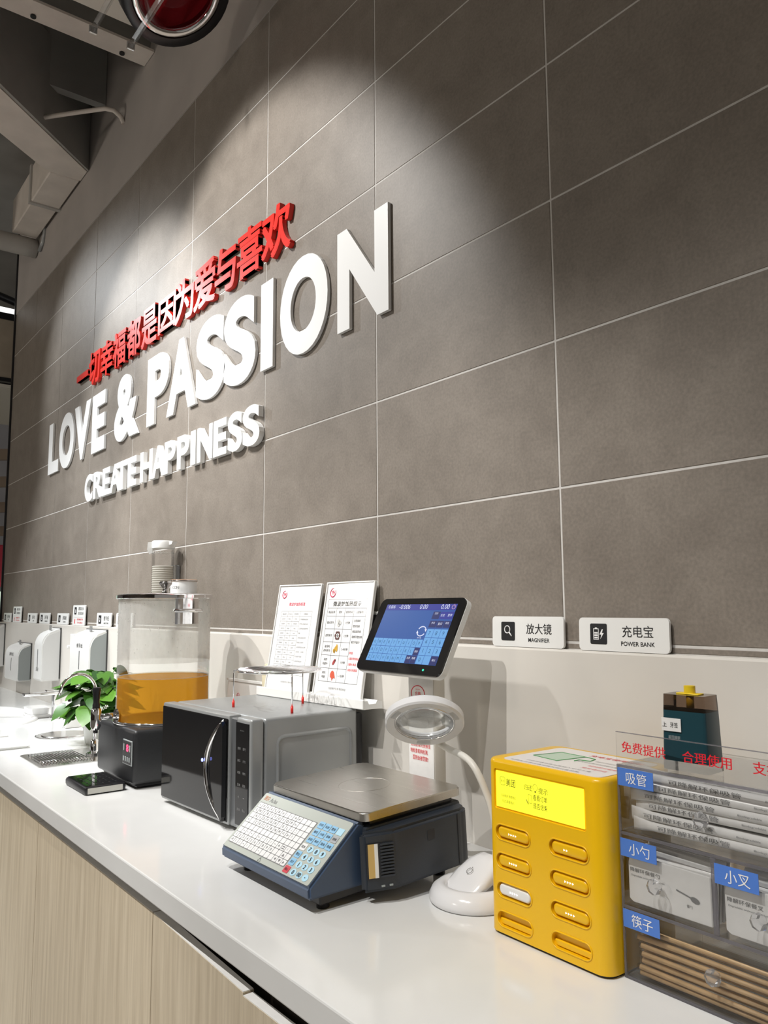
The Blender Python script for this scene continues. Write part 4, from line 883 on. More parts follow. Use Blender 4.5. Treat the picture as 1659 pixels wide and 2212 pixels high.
sv_ = lambda v: s0z+(1-v)*sh_
bm = nbm(); text(bm, '美团', so_, X, Z, su_(0.185), sv_(0.27), 0.0115, 0.019, 0.005); text(bm, '归还', so_, X, Z, su_(0.395), sv_(0.28), 0.008); text(bm, '提示', so_, X, Z, su_(0.565), sv_(0.30), 0.0085)
text(bm, '看看订单', so_, X, Z, su_(0.53), sv_(0.51), 0.0085, 0.027); text(bm, '是否结束', so_, X, Z, su_(0.53), sv_(0.73), 0.0085, 0.027)
text(bm, '扫码租用·随借随还', so_, X, Z, su_(0.155), sv_(0.66), 0.0045, 0.03); text(bm, '归还请看指引', so_, X, Z, su_(0.15), sv_(0.81), 0.0045, 0.026)
obj('screen_lettering', bm, M('olive_ink', (0.06, 0.06, 0.01), 0.5), scrn)
bm = nbm(); rr2 = rrect(su_(0.055), su_(0.115), sv_(0.37), sv_(0.15), 0.002, 3); tube(bm, [Vector((a, 0.001, c)) for a, c in rr2], 0.0003, 4, True); text(bm, '美团', so_, X, Z, su_(0.085), sv_(0.26), 0.004); obj('app_icon', bm, M('olive_line', (0.25, 0.25, 0.02), 0.5), scrn)
bm = nbm(); cxb, czb = su_(0.475), sv_(0.24); tube(bm, [Vector((cxb+0.0045*math.cos(a), 0.001, czb+0.0045*math.sin(a))) for a in [R(-60+300*k/16) for k in range(17)]], 0.0003, 4)
plate(bm, so_, X, Z, cxb-0.0016, cxb+0.0016, czb-0.0075, czb-0.005); obj('bulb_icon', bm, MATS['olive_line'], scrn)
bm = nbm(); cxb, czb = su_(0.41), sv_(0.58); tube(bm, [Vector((cxb+a, 0.001, czb+c)) for a, c in rrect(-0.003, 0.004, -0.006, 0.006, 0.001, 2)], 0.0003, 4, True); cyl(bm, (cxb-0.007, 0.001, czb-0.002), (cxb-0.003, 0.001, czb-0.008), 0.0006, n=5); obj('phone_icon', bm, MATS['olive_line'], scrn)
for k, (sx_, sz_) in enumerate(slots):
    c = Vector((sx_-cxm, 0, sz_-ZC))
    # slot lip
    bm = nbm(); tube(bm, [c+Vector((a, -0.0002, d_)) for a, d_ in rrect(-0.0355, 0.0355, -0.0115, 0.0115, 0.0113, 8)], 0.0012, 6, True); obj('slot_lip', bm, YELLOW, t)
    if k in (3, 7):
        bm = nbm(); rbox(bm, c.x-0.033, c.x+0.033, 0.0035, 0.0078, c.z-0.0095, c.z-0.001, 0.0012, 1); obj('slot_flap', bm, YELLOW, t); continue
    white = k == 2
    pb = thing('power_bank', ['yellow power bank in the top slot, left column of the yellow box', 'yellow power bank in the second slot, left column of the yellow box', 'white power bank among the yellow ones in the box', '',
                              'yellow power bank in the top slot, right column of the yellow box', 'yellow power bank in the second slot, right column of the yellow box', 'yellow power bank in the third slot, right column of the yellow box', ''][k],
               'power bank', (sx_, YF, sz_), (0, 0, 0), 'power banks in the yellow box')
    bm = nbm(); bk = lambda ins, y_: [Vector((a, y_, d_)) for a, d_ in rrect(-0.0315+ins, 0.0315-ins, -0.0082+ins, 0.0082-ins, 0.008-ins, 8)]
    loft(bm, [bk(0.0, 0.0078), bk(0.0, 0.003), bk(0.0008, 0.0012), bk(0.0026, 0.0002), bk(0.0045, 0.0)]); obj('case', bm, WHITE if white else YELLOW, pb, 45)
    for q in range(4 if k != 4 else 2):
        bm = nbm(); prism(bm, [(-0.0085+q*0.0045, -0.0022), (-0.0085+q*0.0045, 0.0006), (-0.006+q*0.0045, -0.0008)], -0.0003, 0.0002, lambda a, d_, tt: Vector((a, tt, d_))); obj('charge_light', bm, M('charge_light', (0.8, 0.8, 0.8), 0.4, emit=(0.95, 0.85, 1.0), es=2.2), pb)
bm = nbm(); prism(bm, rrect(0.1185-cxm, 0.306-cxm, -0.302-YF, -0.158-YF, 0.012, 4), YT, YT+0.0008, lambda a, c, tt: Vector((a, c, tt))); lab = obj('top_label', bm, M('label_paper', (0.80, 0.76, 0.72), 0.35), t)
to = Vector((0, 0, YT+0.0009)); d2 = lambda x: x-cxm
bm = nbm(); text(bm, '充电宝使用说明', to, X, Y, d2(0.245), 0.128, 0.012, 0.095, 0.012); text(bm, '扫码即可租借', to, X, Y, d2(0.27), 0.062, 0.007, 0.05); text(bm, '用完请归还', to, X, Y, d2(0.268), 0.045, 0.007, 0.045); obj('red_lettering', bm, INKR, lab)
bm = nbm(); text(bm, '请打开手机应用扫一扫', to, X, Y, d2(0.262), 0.095, 0.006, 0.06); text(bm, '使用中如有问题请联系客服', to, X, Y, d2(0.25), 0.079, 0.006, 0.08); text(bm, '归还时请将充电宝插入空闲卡槽', to, X, Y, d2(0.215), 0.028, 0.005, 0.12); text(bm, '如遇无法弹出请更换其他设备使用', to, X, Y, d2(0.20), 0.014, 0.005, 0.13); obj('label_lettering', bm, INKG, lab)
GRN = M('green_line_ink', (0.10, 0.38, 0.12), 0.5); GRF = M('pale_green_print', (0.50, 0.62, 0.48), 0.5)
bm = nbm(); P = [(d2(0.137), 0.062), (d2(0.150), 0.115), (d2(0.200), 0.112), (d2(0.190), 0.055)]; prism(bm, P, 0, 0.0002, lambda a, c, tt: Vector((a, c, YT+0.0009+tt))); obj('drawing_fill', bm, GRF, lab)
bm = nbm(); tube(bm, [Vector((a, c, YT+0.0014)) for a, c in P], 0.0005, 4, True); tube(bm, [Vector((a, c, YT+0.0014)) for a, c in ((d2(0.2), 0.112), (d2(0.222), 0.108), (d2(0.226), 0.09), (d2(0.208), 0.086), (d2(0.208), 0.074))], 0.0006, 4); obj('drawing_lines', bm, GRN, lab)

# ------------------------------------------------------------------ clear drawer organiser
OX0, OX1, OF, OB_ = 0.318, 0.592, -0.279, -0.095
z3, z2, z1_, zs = 0.9374, 1.0326, 1.1225, 1.1655
t = org = thing('drawer_organizer', 'clear acrylic drawer organiser with blue labels beside the yellow box', 'organizer', (OX0, OF, ZC))
OW, OD = OX1-OX0, OB_-OF
def ob(name, a0, a1, b0, b1, c0, c1, mat, par=None, r=0.0006):
    b = nbm(); rbox(b, a0, a1, b0, b1, c0-ZC, c1-ZC, r, 1); return obj(name, b, mat, par or org)
ob('side_panel', 0.0, 0.003, 0, OD, ZC, z1_, CLEAR); ob('side_panel', OW-0.003, OW, 0, OD, ZC, z1_, CLEAR); ob('back_panel', 0.003, OW-0.003, OD-0.003, OD, ZC, z1_, CLEAR)
for zz in (ZC, z3-0.002, z2-0.002, z1_-0.003): ob('shelf_panel', 0.003, OW-0.003, 0.001, OD-0.003, zz, zz+0.003, CLEAR)
for a0, a1, c0, c1 in ((0, 0.0035, ZC, z1_), (OW-0.0035, OW, ZC, z1_), (0.0035, OW-0.0035, ZC, ZC+0.0035), (0.0035, OW-0.0035, z3-0.0025, z3+0.0015), (0.0035, OW-0.0035, z2-0.0025, z2+0.0015), (0.0035, OW-0.0035, z1_-0.0035, z1_), (OW/2-0.0035, OW/2+0.0035, z3+0.0015, z2-0.0025)):
    ob('panel_edge', a0, a1, -0.0008, 0.0012, c0, c1, EDGE, None, 0.0003)
ob('shield', 0.0, OW, 0.0, 0.002, z1_, zs, CLEAR)
ob('shield_edge', 0.0, OW, -0.0002, 0.0022, zs, zs+0.001, EDGE, None, 0.0002)
wo = Vector((0, -0.0002, -ZC))
for s_, x_, w_ in (('免费提供', 0.3615, 0.0675), ('合理使用', 0.4535, 0.0665), ('支持环保', 0.547, 0.0675)):
    bm = nbm(); text(bm, s_, wo, X, Z, x_-OX0, 1.1470, 0.0148, w_, 0.03); obj('shield_lettering', bm, INKR, org)
def drawer(a0, a1, c0, c1, kx, kz, lab, lz0, lz1):
    b = nbm(); rbox(b, a0-OX0, a1-OX0, -0.0015, 0.001, c0-ZC, c1-ZC, 0.0006, 1); d = obj('drawer', b, CLEAR, org)
    b = nbm(); rbox(b, a0-OX0+0.002, a1-OX0-0.002, 0.001, OD-0.012, c0-ZC, c0+0.002-ZC, 0.0004, 1); obj('drawer_floor', b, CLEAR, d)
    b = nbm(); nmx = Matrix.Translation((kx-OX0, -0.0015, kz-ZC)) @ Matrix.Rotation(R(90), 4, 'X')
    lathe(b, [(0.005, 0), (0.0065, 0.004), (0.0105, 0.009), (0.0095, 0.014), (0.005, 0.0175)], 8, (0, 0, 0), nmx, smooth=False); obj('knob', b, CRYSTAL, d)
    b = nbm(); box(b, a0-OX0-0.001, a0-OX0+0.0545, -0.0028, -0.0022, lz0-ZC, lz1-ZC); obj('label_plate', b, LABELB, d)
    b = nbm(); text(b, lab, Vector((0, -0.0028, -ZC)), X, Z, a0-OX0+0.0285, (lz0+lz1)/2, 0.0155, 0.032, 0.005); obj('label_lettering', b, INKW, d)
drawer(0.322, 0.588, 1.036, 1.1185, 0.448, 1.0755, '吸管', 1.0955, 1.119)
drawer(0.322, 0.4505, 0.941, 1.0285, 0.3775, 0.978, '小勺', 1.003, 1.0262)
drawer(0.4585, 0.588, 0.941, 1.0285, 0.5156, 0.9755, '小叉', 1.002, 1.0255)
drawer(0.322, 0.588, 0.850, 0.9335, 0.4535, 0.8933, '筷子', 0.9115, 0.9346)
# paper wrapped straws
def straw_mesh(k):
    b = nbm(); L_ = 0.235; ys = []; prof_ = [(0.0, 0.0095, 0.0006), (0.012, 0.0085, 0.002), (0.03, 0.0062, 0.0052), (0.12, 0.006, 0.0055), (0.21, 0.0062, 0.0052), (0.225, 0.0085, 0.002), (L_, 0.0095, 0.0006)]
    rings = []
    for x_, hz2, hy in prof_:
        rings.append([b.verts.new((x_, hy*math.cos(2*math.pi*q/10), hz2*math.sin(2*math.pi*q/10))) for q in range(10)])
    for A, B in zip(rings, rings[1:]):
        for q in range(10): f = b.faces.new((A[q], A[(q+1) % 10], B[(q+1) % 10], B[q])); f.smooth = True
    b.faces.new(rings[0][::-1]); b.faces.new(rings[-1]); return b
sm0 = None; lm0 = None
stk = [(1.0465, 0.0), (1.0595, 0.001), (1.0725, 0.003), (1.085, 0.0), (1.0975, 0.002), (1.1085, 0.006), (1.046, 0.016), (1.059, 0.017), (1.0725, 0.018), (1.086, 0.017), (1.099, 0.017), (1.11, 0.022), (1.047, 0.034), (1.06, 0.036), (1.075, 0.035), (1.09, 0.036)]
for k, (zz, yy) in enumerate(stk):
    s_ = thing('wrapped_straw', 'white paper-wrapped straw in the top drawer of the clear organiser', 'straw', (0.330+0.014*random.random(), OF+0.011+yy, zz), (0, R(random.uniform(-0.7, 0.7)), R(random.uniform(0, 0.9))), 'wrapped straws in the drawer')
    if sm0 is None:
        so0 = obj('paper_sleeve', straw_mesh(0), PAPER, s_); sm0 = so0.data
        b = nbm(); text(b, '可降解环保吸管', Vector((0, -0.0058, 0)), X, Z, 0.09, 0.0005, 0.0065, 0.10); text(b, 'Biodegradable', Vector((0, -0.0058, 0)), X, Z, 0.185, 0.0, 0.003, 0.03); lo0 = obj('print', b, INKG, s_); lm0 = lo0.data
    else:
        inst(sm0, 'paper_sleeve', s_)
        if yy < 0.01: inst(lm0, 'print', s_, (random.uniform(-0.02, 0.02), 0, 0))
# spoon and fork packets
def packet(x0, x1, y, z0, z1, rx, lab, fork, group, pr_):
    p_ = thing('cutlery_packet', lab, 'packet', ((x0+x1)/2, y, z0), (rx, 0, R(random.uniform(-1, 1))), group)
    hw_ = (x1-x0)/2; hh_ = z1-z0
    b = nbm(); P = [(-hw_, 0.004), (-hw_+0.006, 0), (hw_, 0.0), (hw_, hh_-0.003), (-hw_+0.003, hh_), (-hw_, hh_-0.012)]
    prism(b, P, 0.0, 0.003, lambda a, c, tt: Vector((a, tt, c))); bmesh.ops.bevel(b, geom=b.edges[:], offset=0.001, segments=1, affect='EDGES', clamp_overlap=True); obj('paper_sleeve', b, PAPER, p_)
    if pr_:
        o_ = Vector((0, -0.0001, 0)); b = nbm(); text(b, '降解环保餐叉' if fork else '降解环保餐勺', o_, X, Z, -hw_+0.026, hh_*0.68, 0.0055, 0.045, 0.01, 'c'); text(b, 'Degradable environmental ' + ('fork' if fork else 'spoon'), o_, X, Z, -hw_+0.03, hh_*0.56, 0.0028, 0.05)
        if not fork: text(b, '餐勺', o_, X, Z, hw_-0.03, hh_*0.27, 0.004)
        obj('print', b, INKG, p_)
        if not fork:
            b = nbm(); e_ = [(hw_-0.022+a*0.001, hh_*0.42+c*0.001) for a, c in ell(0, 0, 6.5, 3.6, 14, -0.25)]; prism(b, e_, 0, 0.0002, lambda a, c, tt: Vector((a, -0.0004-tt, c)))
            prism(b, [(hw_-0.048, hh_*0.42+0.0075), (hw_-0.048, hh_*0.42+0.0058), (hw_-0.027, hh_*0.42+0.0008), (hw_-0.027, hh_*0.42+0.0024)], 0, 0.0002, lambda a, c, tt: Vector((a, -0.0004-tt, c))); obj('spoon_symbol', b, INKG, p_)
packet(0.326, 0.446, OF+0.006, 0.9435, 1.006, 0, 'front white paper spoon packet printed with a spoon in the left drawer', False, 'spoon packets in the left drawer', True)
for k in range(5): packet(0.330, 0.446, OF+0.0125+0.0065*k, 0.9435, 1.009+0.003*k, R(-3-2*k), 'plain white spoon packet stacked behind the printed one', False, 'spoon packets in the left drawer', False)
packet(0.464, 0.584, OF+0.006, 0.9435, 1.004, 0, 'front white paper fork packet with print in the right drawer', True, 'fork packets in the right drawer', True)
for k in range(5): packet(0.468, 0.584, OF+0.0125+0.0065*k, 0.9435, 1.007+0.003*k, R(-3-2*k), 'plain white fork packet stacked behind the printed one', True, 'fork packets in the right drawer', False)
# chopsticks
cm0 = None; zz = 0.8555
csp = [(0.8555, 0.004), (0.8625, 0.003), (0.871, 0.005), (0.880, 0.003), (0.8895, 0.004), (0.8985, 0.006), (0.9075, 0.009), (0.8555, 0.016), (0.864, 0.015), (0.873, 0.016), (0.882, 0.015), (0.892, 0.016), (0.901, 0.018)]
for k, (zz, yy) in enumerate(csp):
    c_ = thing('chopsticks', 'pale bamboo chopsticks in clear wrap in the bottom drawer', 'chopsticks', (0.3315+0.012*random.random(), OF+0.006+yy, zz), (0, R(random.uniform(-0.4, 0.4)), R(random.uniform(0, 0.6))), 'chopsticks in the bottom drawer')
    if cm0 is None:
        b = nbm(); cyl(b, (0, 0, 0), (0.235, 0, 0), 0.0035, 0.0024, n=10); cm0 = obj('stick', b, BAMBOO, c_).data
        b = nbm(); rbox(b, -0.004, 0.24, -0.0042, 0.0042, -0.0040, 0.0040, 0.0015, 1); cw0 = obj('clear_wrap', b, CLEAR, c_).data
    else: inst(cm0, 'stick', c_); inst(cw0, 'clear_wrap', c_)
# toothpick dispenser
t = thing('toothpick_dispenser', 'dark teal toothpick dispenser with smoky top and yellow button', 'dispenser', (0.408, -0.236, z1_+0.0006), (0, 0, R(4)))
def taper(b, x0, x1, y0, y1, za, zb, k0, k1, r=0.004):
    tmp = nbm(); rbox(tmp, -1, 1, -1, 1, 0, 1, r*40, 3, 'z')
    for v in tmp.verts:
        k_ = k0+(k1-k0)*v.co.z; v.co = Vector((v.co.x*(x1-x0)/2*k_, v.co.y*(y1-y0)/2*k_, za+(zb-za)*v.co.z))
    merge(b, tmp); tmp.free()
bm = nbm(); taper(bm, -0.031, 0.031, -0.021, 0.021, 0.0, 0.012, 1.03, 1.02); obj('clear_foot', bm, CLEARM, t, 35)
bm = nbm(); taper(bm, -0.031, 0.031, -0.021, 0.021, 0.012, 0.077, 1.02, 0.96); obj('body', bm, TEAL, t, 35)
bm = nbm(); taper(bm, -0.031, 0.031, -0.021, 0.021, 0.077, 0.098, 0.96, 0.93); obj('smoky_cover', bm, SMOKE, t, 35)
bm = nbm(); cyl(bm, (0, 0, 0.08), (0, 0, 0.096), 0.005, n=12); obj('plunger', bm, CABYEL, t)
bm = nbm(); rbox(bm, -0.016, 0.016, -0.008, 0.008, 0.0976, 0.0995, 0.0008, 1); cyl(bm, (0, 0, 0.0995), (0, 0, 0.109), 0.0075, n=16); obj('push_button', bm, CABYEL, t, 40)
fo = Vector((0, -0.0215, 0)); bm = nbm(); plate(bm, fo, X, Z, -0.0305, -0.003, 0.050, 0.067, 0.0008); obj('sticker', bm, PAPER, t)
bm = nbm(); text(bm, '牙签', fo+Vector((0, -0.0009, 0)), X, Z, -0.0125, 0.0585, 0.0065, 0.011); text(bm, '上', fo+Vector((0, -0.0009, 0)), X, Z, -0.026, 0.0585, 0.006); obj('sticker_lettering', bm, INK, t)
bm = nbm(); text(bm, '美国睡眠', fo+Vector((0, -0.0002, 0)), X, Z, -0.013, 0.042, 0.0055, 0.017); obj('body_lettering', bm, GREYP, t)
# ------------------------------------------------------------------ hot tea dispenser
TCX, TCY = -1.335, -0.262
t = tea = thing('tea_dispenser', 'clear tea tank on a black heated base with chrome tap', 'dispenser', (TCX, TCY, ZC))
BTOP = 0.160
bm = nbm(); rbox(bm, -0.155, 0.155, -0.143, 0.125, 0.012, BTOP, 0.012, 3); obj('heater_base', bm, BLACKM, tea, 35)
bm = nbm(); rbox(bm, -0.14, 0.14, -0.128, 0.11, 0.0, 0.016, 0.01, 2); obj('base_foot', bm, BLACK, tea, 35)
bm = nbm(); tube(bm, [(0.139*math.cos(a), 0.139*math.sin(a), BTOP+0.004) for a in [2*math.pi*k/56 for k in range(56)]], 0.0055, 10, True); obj('base_ring', bm, CHROME, tea)
TR = 0.136; zt0, zt1 = BTOP+0.004, 0.527
bm = nbm(); lathe(bm, [(TR, 0.335), (TR, zt1)], 64, cap0=False, cap1=False); obj('tank', bm, STEAMY, tea)
bm = nbm(); lathe(bm, [(TR, zt0), (TR, 0.335)], 64, cap0=False, cap1=False); obj('tank_wall', bm, CLEAR, tea)
bm = nbm(); lathe(bm, [(TR-0.003, zt0+0.002), (TR-0.003, 0.290)], 64); obj('tea', bm, TEA, tea, 40)
bm = nbm(); lathe(bm, [(TR-0.006, 0.2905), (TR-0.0025, 0.2905), (TR-0.0025, 0.293)], 64, cap0=False, cap1=False); obj('tea_rim', bm, clear_material('tea_edge', (0.9, 0.8, 0.6), 0.1, 0.3), tea)
bm = nbm(); lathe(bm, [(0.141, 0.522), (0.1435, 0.524), (0.1435, 0.533), (0.139, 0.5365), (0.06, 0.5400), (0.0, 0.5405)], 64, cap1=False); lid = obj('lid', bm, CHROME, tea, 40)
bm = nbm(); lathe(bm, [(0.012, 0.540), (0.009, 0.548), (0.010, 0.556), (0.0185, 0.566), (0.0200, 0.572), (0.017, 0.576), (0.0, 0.5765)], 24, cap1=False); obj('lid_knob', bm, CHROME, lid, 50)
rd = random.Random(5); bm = nbm()
for k in range(420):
    a = rd.uniform(math.pi*1.0, math.pi*2.35); z_ = zt1-0.004-0.17*rd.random()**2.2; r_ = rd.uniform(0.0006, 0.0016)
    d_ = Vector((math.cos(a), math.sin(a), 0)); c_ = d_*(TR+0.0002)+Z*z_; u_ = Vector((-d_.y, d_.x, 0))
    ring = [bm.verts.new(c_+u_*r_*math.cos(q)+Z*r_*1.3*math.sin(q)) for q in [2*math.pi*i/6 for i in range(6)]]; tip = bm.verts.new(c_+d_*r_*0.7-Z*r_*0.3)
    for i in range(6): f = bm.faces.new((ring[i], ring[(i+1) % 6], tip)); f.smooth = True
dr_ = obj('condensation_drops', bm, clear_material('water_drop', (0.97, 0.98, 0.98), 0.5, 0.25, (0.95, 0.95, 0.95), 0.05), tea, fix=False); dr_['kind'] = 'stuff'
# clip that locks the lid
ca = math.atan2(-1.22096-TCY, 1.02415-TCX)+R(27)
bm = nbm(); ring = [(0.1385, 0.1415)]
def clip(bm, a0, a1, r0, r1, za, zb, n=10):
    for k in range(n):
        q0, q1 = a0+(a1-a0)*k/n, a0+(a1-a0)*(k+1)/n
        v = [Vector((r*math.cos(a), r*math.sin(a), z)) for a in (q0, q1) for r in (r0, r1) for z in (za, zb)]
        w_ = [bm.verts.new(x) for x in v]
        for f in ((0, 1, 3, 2), (4, 6, 7, 5), (0, 4, 5, 1), (2, 3, 7, 6), (1, 5, 7, 3), (0, 2, 6, 4)): bm.faces.new([w_[i] for i in f])
    bmesh.ops.remove_doubles(bm, verts=bm.verts[:], dist=1e-6)
clip(bm, ca-0.27, ca+0.27, 0.1365, 0.1405, 0.448, 0.528); obj('lid_clip', bm, CHROME, tea)
bm = nbm(); tube(bm, [(0.146*math.cos(a), 0.146*math.sin(a), 0.487) for a in [ca-0.32+0.64*k/12 for k in range(13)]], 0.0055, 8); obj('clip_lever', bm, CHROME, tea)
# tap
bm = nbm(); cyl(bm, (0, -0.128, 0.1855), (0, -0.192, 0.1855), 0.0085, n=16); tp = obj('tap', bm, CHROME, tea)
bm = nbm(); lathe(bm, [(0.017, 0), (0.019, 0.003), (0.017, 0.008)], 24, (0, -0.136, 0.1855), Matrix.Rotation(R(90), 4, 'X')); obj('tap_nut', bm, CHROME, tp, 50)
bm = nbm(); lathe(bm, [(0.0095, 0.150), (0.0145, 0.160), (0.0145, 0.207), (0.012, 0.2105)], 24, (0, -0.199, 0)); obj('tap_body', bm, CHROME, tp, 50)
bm = nbm(); lathe(bm, [(0.0065, 0.141), (0.0065, 0.152)], 16, (0, -0.199, 0)); obj('tap_spout', bm, BLACK, tp)
bm = nbm(); lathe(bm, [(0.0105, 0.2105), (0.0105, 0.22), (0.0085, 0.226), (0.0095, 0.245), (0.012, 0.262), (0.0105, 0.269), (0.0, 0.27)], 20, (0, -0.199, 0), cap1=False); obj('tap_handle', bm, BLACK, tp, 50)
# thermostat panel on the front of the base
fo = Vector((0.113, -0.1432, 0.098)); bm = nbm(); rbox(bm, 0.078, 0.148, -0.1462, -0.143, 0.063, 0.13, 0.001, 1); pnl = obj('control_panel', bm, GREYP, tea)
bm = nbm(); rbox(bm, 0.081, 0.145, -0.1468, -0.1462, 0.066, 0.127, 0.0003, 1); obj('panel_face', bm, BLACK, pnl)
bm = nbm(); so = Vector((0, -0.1469, 0)); text(bm, '8', so, X, Z, 0.116, 0.109, 0.020, 0.017, 0.02, 'c', 0.0002); obj('red_digit', bm, M('red_segment', (0.3, 0, 0), 0.3, emit=(1.0, 0.04, 0.12), es=3.5), pnl)
for k in range(4):
    bm = nbm(); rbox(bm, 0.0865+k*0.0145, 0.0955+k*0.0145, -0.1482, -0.1468, 0.072, 0.085, 0.001, 1); obj('button', bm, GREYP, pnl)
for xx in (0.09, 0.136):
    bm = nbm(); rbox(bm, xx-0.004, xx+0.004, -0.1478, -0.1468, 0.1, 0.118, 0.001, 1); obj('button', bm, GREYP, pnl)
# drip tray
t = thing('drip_tray', 'low black slotted drip tray with silver strip under the tap', 'tray', (-1.288, -0.472, ZC))
bm = nbm(); rbox(bm, -0.09, 0.09, -0.056, 0.056, 0.0, 0.022, 0.007, 2); obj('tray_body', bm, BLACK, t, 35)
bm = nbm(); rbox(bm, -0.083, 0.083, -0.05, 0.05, 0.0215, 0.0232, 0.004, 1); gr = obj('tray_grid', bm, BGLOSS, t)
b = nbm(); rbox(b, -0.0075, 0.0075, -0.0018, 0.0018, 0, 0.0004, 0.0016, 2, 'z'); slm = obj('grid_slot', b, M('slot_dark', (0.001, 0.001, 0.001), 0.9), gr); slm.location = (-0.065, -0.035, 0.0233)
for i in range(6):
    for j in range(5):
        if (i, j) != (0, 0): inst(slm, 'grid_slot', gr, (-0.065+0.026*i, -0.035+0.0175*j, 0.0233))
bm = nbm(); box(bm, 0.0898, 0.0905, -0.048, 0.046, 0.0035, 0.0185); obj('silver_strip', bm, M('satin_strip', (0.6, 0.59, 0.54), 0.35, 0.6), t)
bm = nbm(); rbox(bm, -0.04, 0.04, 0.05, 0.07, 0.002, 0.014, 0.003, 1); obj('tray_tongue', bm, BLACK, t)

# jar on the lid
t = thing('sugar_jar', 'round white jar with chrome-edged lid on the tea tank', 'jar', (-1.39, -0.18, ZC+0.5385))
bm = nbm(); lathe(bm, [(0.039, 0.0), (0.0415, 0.003), (0.0415, 0.036), (0.040, 0.040)], 40); obj('jar_body', bm, WHITE, t, 40)
bm = nbm(); lathe(bm, [(0.0425, 0.040), (0.0425, 0.044), (0.040, 0.0455)], 40); obj('jar_lid', bm, M('wood_lid', (0.30, 0.16, 0.08), 0.5), t, 40)
bm = nbm(); tube(bm, [(0.0425*math.cos(a), 0.0425*math.sin(a), 0.0425) for a in [2*math.pi*k/40 for k in range(40)]], 0.0017, 8, True); obj('lid_rim', bm, CHROME, t)
bm = nbm()
for k, ch in enumerate('ICON'):
    a = math.atan2(-1, 1.15)-0.75+0.2*k; d_ = Vector((math.cos(a), math.sin(a), 0)); text(bm, ch, d_*0.0417, Vector((-d_.y, d_.x, 0)), Z, 0, 0.02, 0.009, None, 0.01)
obj('jar_lettering', bm, INKG, t)

# wall mounted cup dispenser and its stacked cups
CX, CY = -1.86, -0.062
t = thing('cup_dispenser', 'clear wall-mounted paper cup tube with white cap', 'cup dispenser', (CX, CY, 1.30))
bm = nbm(); lathe(bm, [(0.041, 0.0), (0.041, 0.268)], 36, cap0=False, cap1=False); obj('tube', bm, CLEAR, t)
bm = nbm(); lathe(bm, [(0.043, 0.262), (0.0435, 0.284), (0.040, 0.290), (0.0, 0.291)], 36, cap1=False); cap = obj('cap', bm, WHITE, t, 40)
bm = nbm(); P = [(0.0, 0.0), (0.020, -0.002), (0.022, -0.03), (0.014, -0.046), (0.004, -0.042)]
fd = Vector((-0.40, -0.92, 0)); prism(bm, P, -0.012, 0.012, lambda a, c, tt: fd*(0.036+a)+Vector((-fd.y, fd.x, 0))*tt+Z*(0.286+c)); obj('cap_lug', bm, WHITE, cap)
bm = nbm(); fd2 = Vector((0.75, 0.3, 0)).normalized(); prism(bm, [(0, 0), (0.022, -0.001), (0.016, -0.012), (0, -0.014)], -0.012, 0.012, lambda a, c, tt: fd2*(0.038+a)+Vector((-fd2.y, fd2.x, 0))*tt+Z*(0.287+c)); obj('cap_lug', bm, WHITE, cap)
bm = nbm(); rbox(bm, -0.02, 0.02, 0.03, 0.0595, 0.05, 0.2, 0.003, 1); obj('wall_bracket', bm, CLEARM, t)
bm = nbm(); tube(bm, [(0.0405*math.cos(a), 0.0405*math.sin(a), 0.245+(0.0025 if k % 2 else -0.0025)) for k, a in enumerate([2*math.pi*q/48 for q in range(48)])], 0.0006, 4, True); obj('grip_teeth', bm, WHITE, t)
bm = nbm(); text(bm, '一次性纸杯', Vector((0.0, -0.0425, 0)), Z, -X, 0.075, 0.022, 0.006, 0.05); obj('tube_lettering', bm, INK, t)
b = nbm(); lathe(b, [(0.0285, 0.0), (0.0375, 0.072), (0.0392, 0.0735), (0.0392, 0.0765), (0.0370, 0.0775), (0.0278, 0.002)], 28, cap0=True, cap1=False)
bmesh.ops.recalc_face_normals(b, faces=b.faces[:]); cup = bpy.data.meshes.new('paper_cup'); b.to_mesh(cup); b.free(); cup.materials.append(M('cup_paper', (0.78, 0.75, 0.68), 0.55))
for k in range(15):
    o = bpy.data.objects.new('paper_cup', cup); COL.objects.link(o); o.location = (CX, CY, 1.302+0.0083*k)
    tag(o, 'white paper cup stacked in the clear cup tube on the wall', 'cup', 'paper cups in the tube')

# ------------------------------------------------------------------ sink end of the counter
t = thing('drain_pan', 'flat steel drain pan with rod grid set in the worktop', 'drain', (-1.80, -0.40, ZC))
bm = nbm(); prism(bm, rrect(-0.138, 0.135, -0.122, 0.125, 0.02, 5), 0.0, 0.0025, lambda a, c, tt: Vector((a, c, tt))); bmesh.ops.bevel(bm, geom=[e for e in bm.edges if e.verts[0].co.z > 0.002 and e.verts[1].co.z > 0.002], offset=0.0015, segments=2, affect='EDGES'); obj('pan', bm, STEELB, t, 40)
for k in range(15):
    bm = nbm(); yy = -0.098+0.0098*k; tube(bm, [(-0.105, yy, 0.003), (-0.10, yy, 0.0075), (0.08, yy, 0.0075), (0.085, yy, 0.003)], 0.0017, 6); obj('rod', bm, CHROME, t)
for xx in (-0.07, 0.05):
    bm = nbm(); cyl(bm, (xx, -0.103, 0.005), (xx, 0.045, 0.005), 0.0017, n=6); obj('cross_rod', bm, CHROME, t)
t = thing('gooseneck_tap', 'slim chrome gooseneck water tap behind the tea dispenser tap', 'tap', (-1.795, -0.315, ZC+0.0025))
bm = nbm(); lathe(bm, [(0.026, 0.0), (0.026, 0.006), (0.014, 0.010), (0.0125, 0.045), (0.0085, 0.05)], 24); obj('tap_base', bm, CHROME, t, 45)
